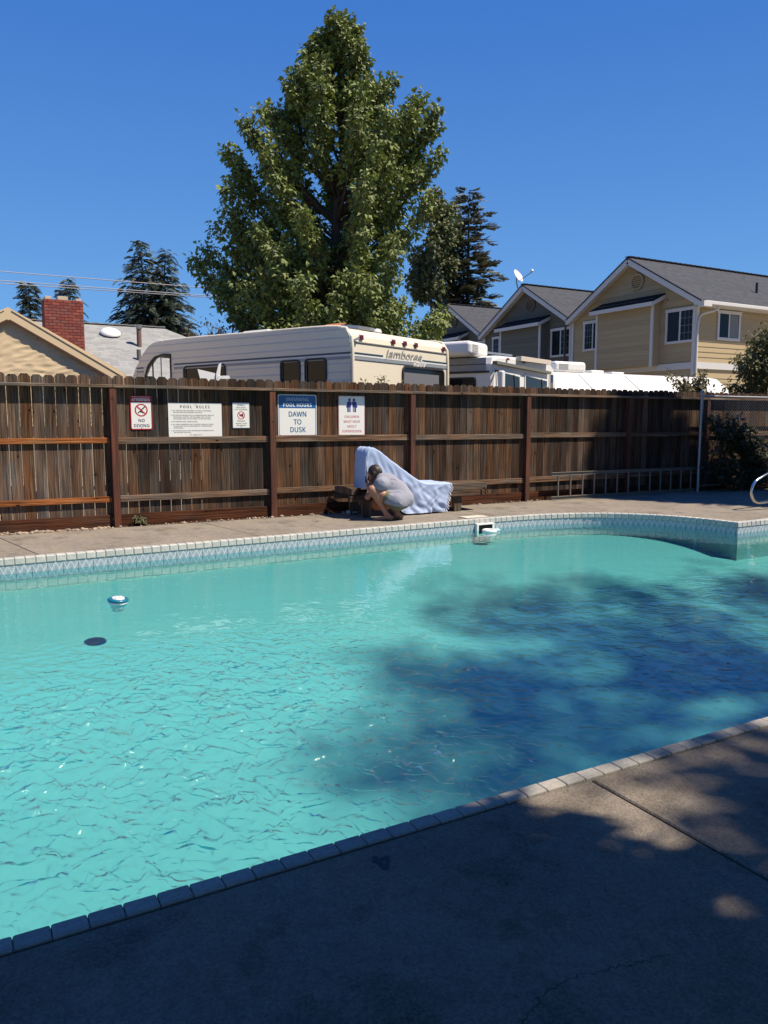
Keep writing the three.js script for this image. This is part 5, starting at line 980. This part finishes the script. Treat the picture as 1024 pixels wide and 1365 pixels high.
    part(vent, 'backing', new THREE.CylinderGeometry(0.29, 0.29, 0.02, 24).rotateZ(Math.PI / 2).translate(0.005, 6.9, 0.25), mat([0.06, 0.055, 0.045], 0.9));
    for (let i = -3; i <= 3; i++) { const w = Math.sqrt(0.09 - (i * 0.075) ** 2) - 0.01; part(vent, 'vent_slat', bx(0.012, 0.055, 2 * w).rotateZ(0.6).translate(-0.012, 6.9 + i * 0.075, 0.25), siding[0]); }
    // projecting bay with its little shed roof
    const b0 = -1.45, b1 = 1.45, bay = part(t, 'bay', span(-0.42, 0.06, 3.55, 6.02, b0, b1), siding[1]);
    for (let y = 3.6; y < 5.9; y += ST) plank(bay, b0, b1, y, ST, -0.42, false);
    for (const z of [b0, b1]) part(bay, 'corner_board', span(-0.455, -0.4, 3.5, 5.98, z - 0.05, z + 0.06), trimM);
    part(t, 'bay_roof', slabQuad(V(-0.68, 5.95, b0 - 0.2), V(-0.68, 5.95, b1 + 0.2), V(0.02, 6.27, b1 + 0.2), V(0.02, 6.27, b0 - 0.2), 0.05), mat([0.02, 0.02, 0.024], 0.9));
    part(t, 'bay_fascia', span(-0.69, -0.655, 5.76, 5.91, b0 - 0.2, b1 + 0.2), trimM); part(t, 'bay_fascia', merge([b0 - 0.2, b1 + 0.17].map((z) => extrude([[-0.66, 5.76], [0.02, 6.06], [0.02, 6.22], [-0.66, 5.9]], 0.03).translate(0, 0, z))), trimM);
    houseWindow(t, 1.85, 3.0, 4.42, 5.5, 0.0, 1);
    houseWindow(t, -2.55, -1.62, 4.5, 5.55, 0.0, -1);
    if (!k) {
      // sunlit flank towards the pool, facing +z
      const fl = part(t, 'side_wall', span(0.23, 11.2, 0, EY - 0.2, zR - 0.2, zR - 0.02), siding[2]);
      const side = (y, h) => { const g = extrude([[y, 0.006], [y, 0.03], [y + h, 0.008]].map(([a, b]) => [b, a]), 10.9).rotateY(Math.PI / 2).translate(0.06, 0, zR); g.rotateX(0); return g; };
      for (let y = 1.7; y < EY - 0.3; y += ST) if (y < 3.2 || y > 3.5) { const g = new THREE.BufferGeometry(), P = [], q4 = (a, b, c, d) => { for (const q of [a, b, c, a, c, d]) P.push(q.x, q.y, q.z); }, z = zR; const p = [V(0.0, y, z + 0.024), V(11, y, z + 0.024), V(11, y + ST, z + 0.006), V(0.0, y + ST, z + 0.006)], q = p.map((v) => V(v.x, v.y, z - 0.04)); q4(...p); q4(q[0], q[1], p[1], p[0]); q4(p[3], p[2], q[2], q[3]); q4(q[0], p[0], p[3], q[3]); g.setAttribute('position', new THREE.Float32BufferAttribute(P, 3)); g.computeVertexNormals(); part(fl, 'siding_plank', g, siding[1]); }
      part(t, 'belt_board', span(0.0, 11.1, 3.36, 3.6, zR + 0.005, zR + 0.045), trimM); part(t, 'corner_board', span(-0.02, 0.13, 0.2, EY - 0.15, zR + 0.002, zR + 0.05), trimM);
      part(t, 'gutter', merge([rspan(-0.2, 11.3, EY - 0.19, EY - 0.06, HALF + 0.14, HALF + 0.27, 0.02), span(0.0, 11.2, EY - 0.2, EY - 0.18, zR, HALF + 0.16)]), trimM);
      part(t, 'downpipe', tube([[0.62, EY - 0.17, HALF + 0.18], [0.6, EY - 0.3, HALF + 0.15], [0.15, EY - 0.5, zR + 0.1], [0.07, EY - 0.65, zR + 0.09], [0.07, 0.3, zR + 0.09]], 0.04, 40, 8), trimM);
      // window in the flank
      const z = zR + 0.03, f = part(t, 'window', merge([span(1.15, 2.45, 4.45, 4.55, z, z + 0.03), span(1.1, 2.5, 5.42, 5.54, z, z + 0.03), span(1.15, 1.25, 4.55, 5.42, z, z + 0.03), span(2.35, 2.45, 4.55, 5.42, z, z + 0.03)]), trimM);
      part(f, 'pane', span(1.25, 2.35, 4.55, 5.42, z - 0.02, z + 0.008), darkGlass); part(f, 'frame', span(1.77, 1.83, 4.55, 5.42, z + 0.008, z + 0.022), trimM); part(f, 'curtain', span(1.85, 2.33, 4.57, 5.4, z + 0.0085, z + 0.0095), mat([0.22, 0.25, 0.26], 0.9));
      part(t, 'roof_pipe', new THREE.CylinderGeometry(0.05, 0.05, 0.4, 10).translate(4.6, PKY - S * 2.2 + 0.25, 2.2), black); part(t, 'wall_knob', new THREE.SphereGeometry(0.05, 8, 6).translate(-0.02, 5.98, 1.75), siding[0]);
    }
    if (k === 1) part(t, 'downpipe', new THREE.CylinderGeometry(0.035, 0.035, 5.6, 8).translate(-0.09, 2.9, HALF - 0.65), mat([0.08, 0.08, 0.07], 0.6));
  });
  const d = thing('satellite_dish', 'white satellite dish standing on the roof of the middle townhouse', 'satellite dish', [23.9, 7.75, -30.0]);
  const dish = new THREE.LatheGeometry([[0.001, 0], [0.15, 0.012], [0.28, 0.045], [0.36, 0.08]].map(([x, y]) => new THREE.Vector2(x, y)), 24).scale(0.85, 1, 1);
  const face = V(0.3, 0.55, 0.85).normalize();
  part(d, 'reflector', dish.applyQuaternion(new THREE.Quaternion().setFromUnitVectors(V(0, 1, 0), face)).translate(0, 0.55, 0), mat([0.7, 0.7, 0.7], 0.5));
  part(d, 'mast', tube([[0.1, -0.15, 0.05], [0.02, 0.2, -0.05], [-0.02, 0.52, -0.03]], 0.03, 12, 8), galv); part(d, 'feed_arm', bar(V(0.0, 0.3, 0.1), V(0.3, 0.68, 0.72), 0.03, 0.03), galv); part(d, 'feed_horn', new THREE.CylinderGeometry(0.05, 0.06, 0.14, 10).rotateX(1).translate(0.3, 0.72, 0.7), white);
}
{
  // bungalow on the left: pale shingle roof, brick chimney
  const t = thing('shingle_bungalow', 'low bungalow with pale grey shingle roof behind the beige canopy', 'house', [3.0, 0, -25.44]);
  part(t, 'wall', span(-6.5, 5.4, 0, 2.5, -4, 3.7), mat([0.45, 0.42, 0.36], 0.9));
  const RY = 4.4, e = 2.35;
  part(t, 'roof', slabQuad(V(-8, e, 4.3), V(6.6, e, 4.3), V(3.0, RY, 0), V(-8, RY, 0), 0.08), roofPale);
  part(t, 'roof', slabQuad(V(-8, e, -4.3), V(6.6, e, -4.3), V(3.0, RY, 0), V(-8, RY, 0), 0.08), roofPale);
  { const g = new THREE.BufferGeometry(); g.setAttribute('position', new THREE.Float32BufferAttribute([6.6, e, 4.3, 6.6, e, -4.3, 3.0, RY, 0], 3)); g.setAttribute('uv', new THREE.Float32BufferAttribute([0, 0, 8.6, 0, 4.3, 4], 2)); g.computeVertexNormals(); part(t, 'roof', g, roofPale); }
  part(t, 'ridge_cap', merge(Array.from({ length: 38 }, (_, i) => bx(0.28, 0.03, 0.2).rotateZ(0.05).translate(-7.8 + i * 0.29, RY + 0.015, 0))), roofPale);
  const pipe = part(t, 'roof_pipe', new THREE.CylinderGeometry(0.07, 0.07, 0.6, 12).translate(1.93, 3.85, 1.6), mat([0.16, 0.09, 0.08], 0.7)); part(pipe, 'cap', new THREE.CylinderGeometry(0.11, 0.09, 0.12, 12).translate(1.93, 4.2, 1.6), galv);
  part(t, 'roof_pipe', new THREE.CylinderGeometry(0.06, 0.06, 0.4, 12).translate(1.7, 3.25, 2.6), mat([0.12, 0.12, 0.12], 0.7));
  part(t, 'skylight', new THREE.SphereGeometry(0.3, 20, 10, 0, 6.3, 0, 1.6).scale(1, 0.5, 1).rotateX(0.45).translate(1.25, 4.05, 0.85), white);
  const ch = part(t, 'chimney', span(-0.72, 0.28, 2.4, 4.7, 2.0, 2.5), mat([0.26, 0.2, 0.17], 0.95), 'red brick chimney stack');
  reseed(17);
  const bm = [[0.27, 0.075, 0.055], [0.22, 0.06, 0.048], [0.31, 0.095, 0.07], [0.24, 0.085, 0.07]].map((c) => mat(c, 0.9)), C = 0.078, BL = 0.2, bg = rb(BL - 0.012, C - 0.013, 0.03, 0.004, 0, 0, 0, 1), bh = rb(BL / 2 - 0.012, C - 0.013, 0.03, 0.004, 0, 0, 0, 1), bs = rb(0.03, C - 0.013, BL * 0.82 - 0.012, 0.004, 0, 0, 0, 1);
  for (let r = 0; r < 22; r++) { const y = 3.02 + r * C; for (let c = 0; c < 5 + (r % 2); c++) { const half = r % 2 && (c === 0 || c === 5), x = r % 2 ? (c === 0 ? BL / 4 : c === 5 ? 5 * BL - BL / 4 : c * BL) : (c + 0.5) * BL; const m = part(ch, 'brick', half ? bh : bg, pick(bm)); m.position.set(-0.72 + x, y, 2.5 + rr(-0.002, 0.002)); }
    for (let c = 0; c < 3; c++) { const m = part(ch, 'brick', bs, pick(bm)); m.position.set(-0.72 + rr(-0.002, 0.002), y, 2.09 + c * 0.164); } }
  part(ch, 'cap_stone', merge([rspan(-0.68, -0.52, 4.7, 4.78, 2.05, 2.45, 0.01), rspan(-0.36, -0.1, 4.7, 4.8, 2.05, 2.45, 0.01), rspan(0.1, 0.24, 4.7, 4.76, 2.1, 2.45, 0.01)]), mat([0.55, 0.47, 0.36], 0.9));
  part(ch, 'spark_guard', merge([span(-0.4, -0.08, 4.95, 4.97, 2.1, 2.4), ...[[-0.38, 2.12], [-0.1, 2.12], [-0.38, 2.38], [-0.1, 2.38], [-0.24, 2.12], [-0.24, 2.38]].map(([x, z]) => bar(V(x, 4.78, z), V(x, 4.96, z), 0.015))]), black);
}
{
  // overhead wires crossing on the left
  const wm = mat([0.55, 0.53, 0.5], 0.6);
  [['upper overhead wire crossing the sky above the conifer on the left', 7.06, 6.42], ['middle overhead wire of the three on the left', 6.72, 6.14], ['lowest overhead wire of the three, hard under the middle one', 6.62, 6.08]].forEach(([label, ya, yb], i) => {
    const t = thing('power_line', label, 'wire', [0, 0, 0]);
    const A = V(1.83, ya, -33.28), B = V(9.02, yb, -29.3), d = V().subVectors(B, A), P = [];
    for (let k = -4; k <= 5; k++) { const u = k / 3; P.push(A.clone().addScaledVector(d, u).add(V(0, 0.02 * (u - 0.5) ** 2, 0))); }
    part(t, 'wire', tube(P, 0.016, 40, 5), wm);
  });
}

// ---------------------------------------------------------------- trees outside the frame whose shade the photograph shows
{
  const sp = spray(16, 0.6, 0.24, -0.2, 29), lf = foliage([0.05, 0.065, 0.03]);
  // three narrow cypresses: their pointed shadows stand on the fence at the right
  for (const [x, z, H, R, label, seed] of [[15.2, -7.1, 9.9, 1.15, 'tallest pointed cypress shading the fence behind the ladder', 41], [16.0, -7.05, 8.7, 0.85, 'middle pointed cypress shading the right end of the fence', 42], [16.55, -6.95, 8.3, 0.75, 'third pointed cypress on the right, shading the creeper', 43], [17.4, -6.0, 7.6, 1.5, 'last and lowest cypress on the right, shading the handrail', 44]])
    conifer('shade_cypress', label, [x, 0, z], { H, R, y0: 0.15, p: 0.8, boughs: 700, droop: -0.1, geo: sp, leaf: lf, tint: tinted(1.2, 1.1, 0.9, 0.3), every: 0.07, sc: 1.6, seed });
}
{
  const lf = foliage([0.13, 0.15, 0.05], 0.5), clump = leafClump(12, 0.34, 0.2, 0.13, 91);
  const S1 = V(SUN.x / SUN.y, 1, SUN.z / SUN.y);
  // crown tufts hung above ground points g so that the crown stands between them and the sun
  const over = (n, ok, x0, x1, z0, z1, h0, h1, r, base) => { const out = []; let tries = 0; while (out.length < n && tries++ < 20000) { const x = rr(x0, x1), z = rr(z0, z1); if (!ok(x, z)) continue; const h = rr(h0, h1); out.push([x + S1.x * h - base[0], h, z + S1.z * h - base[2], r * rr(0.8, 1.2)]); } return out; };
  reseed(515);
  const A = [4.6, 0, 6.4], okA = (x, z) => (x < 1.35 ? z > -2.5 + 0.15 * n2(x * 1.3, 3) : z > -1.0 + 0.25 * n2(x * 1.1, 8)) || Math.hypot((x - 2.95) * 0.7, z + 1.9) < 0.2 || Math.hypot((x - 4.3) * 0.6, z + 1.95) < 0.25 || (x < 0.25 && z > -2.95);
  broadTree('shade_tree', 'broad low-branched tree outside the picture whose shade darkens the near deck', A, { H: 9.5, r0: 0.24, tufts: [...over(330, (x, z) => okA(x, z) && x < 1.2, -5, 1.2, -3, 4, 3.3, 5.2, 0.42, A), ...over(330, okA, -4.5, 6.5, -2.8, 5, 6, 10, 0.5, A)], bark: barkM, leaf: lf, geo: clump, density: 16, scale: [0.8, 1.3], tint: tinted(1.3, 1.2, 0.9, 0.3), from: 0.72, rise: 0.35 });
  const B = [14.5, 0, 3.2], poly = [[2.6, -4.5], [3.6, -5.6], [5.2, -6.7], [7, -7.4], [9, -6.9], [10.3, -6.0], [13.5, -4.2], [13.5, -2.3], [6, -2.2], [4.2, -2.9], [2.6, -3.3]];
  const inPoly = (x, z) => { let c = false; for (let i = 0, j = poly.length - 1; i < poly.length; j = i++) { const [xi, zi] = poly[i], [xj, zj] = poly[j]; if (zi > z !== zj > z && x < ((xj - xi) * (z - zi)) / (zj - zi) + xi) c = !c; } return c && n2(x * 0.6 + 4, z * 1.5) > -0.35; };
  broadTree('poolside_tree', 'tall tree beyond the right edge whose dappled shadow lies in the pool', B, { H: 21, r0: 0.34, tufts: over(96, inPoly, 2.5, 14, -8, -2, 14, 20, 0.75, B), bark: barkM, leaf: lf, geo: clump, density: 2.9, scale: [0.8, 1.25], tint: tinted(1.3, 1.2, 0.9, 0.3), from: 0.74, rise: 0.3 });
}

renderer.render(scene, camera);
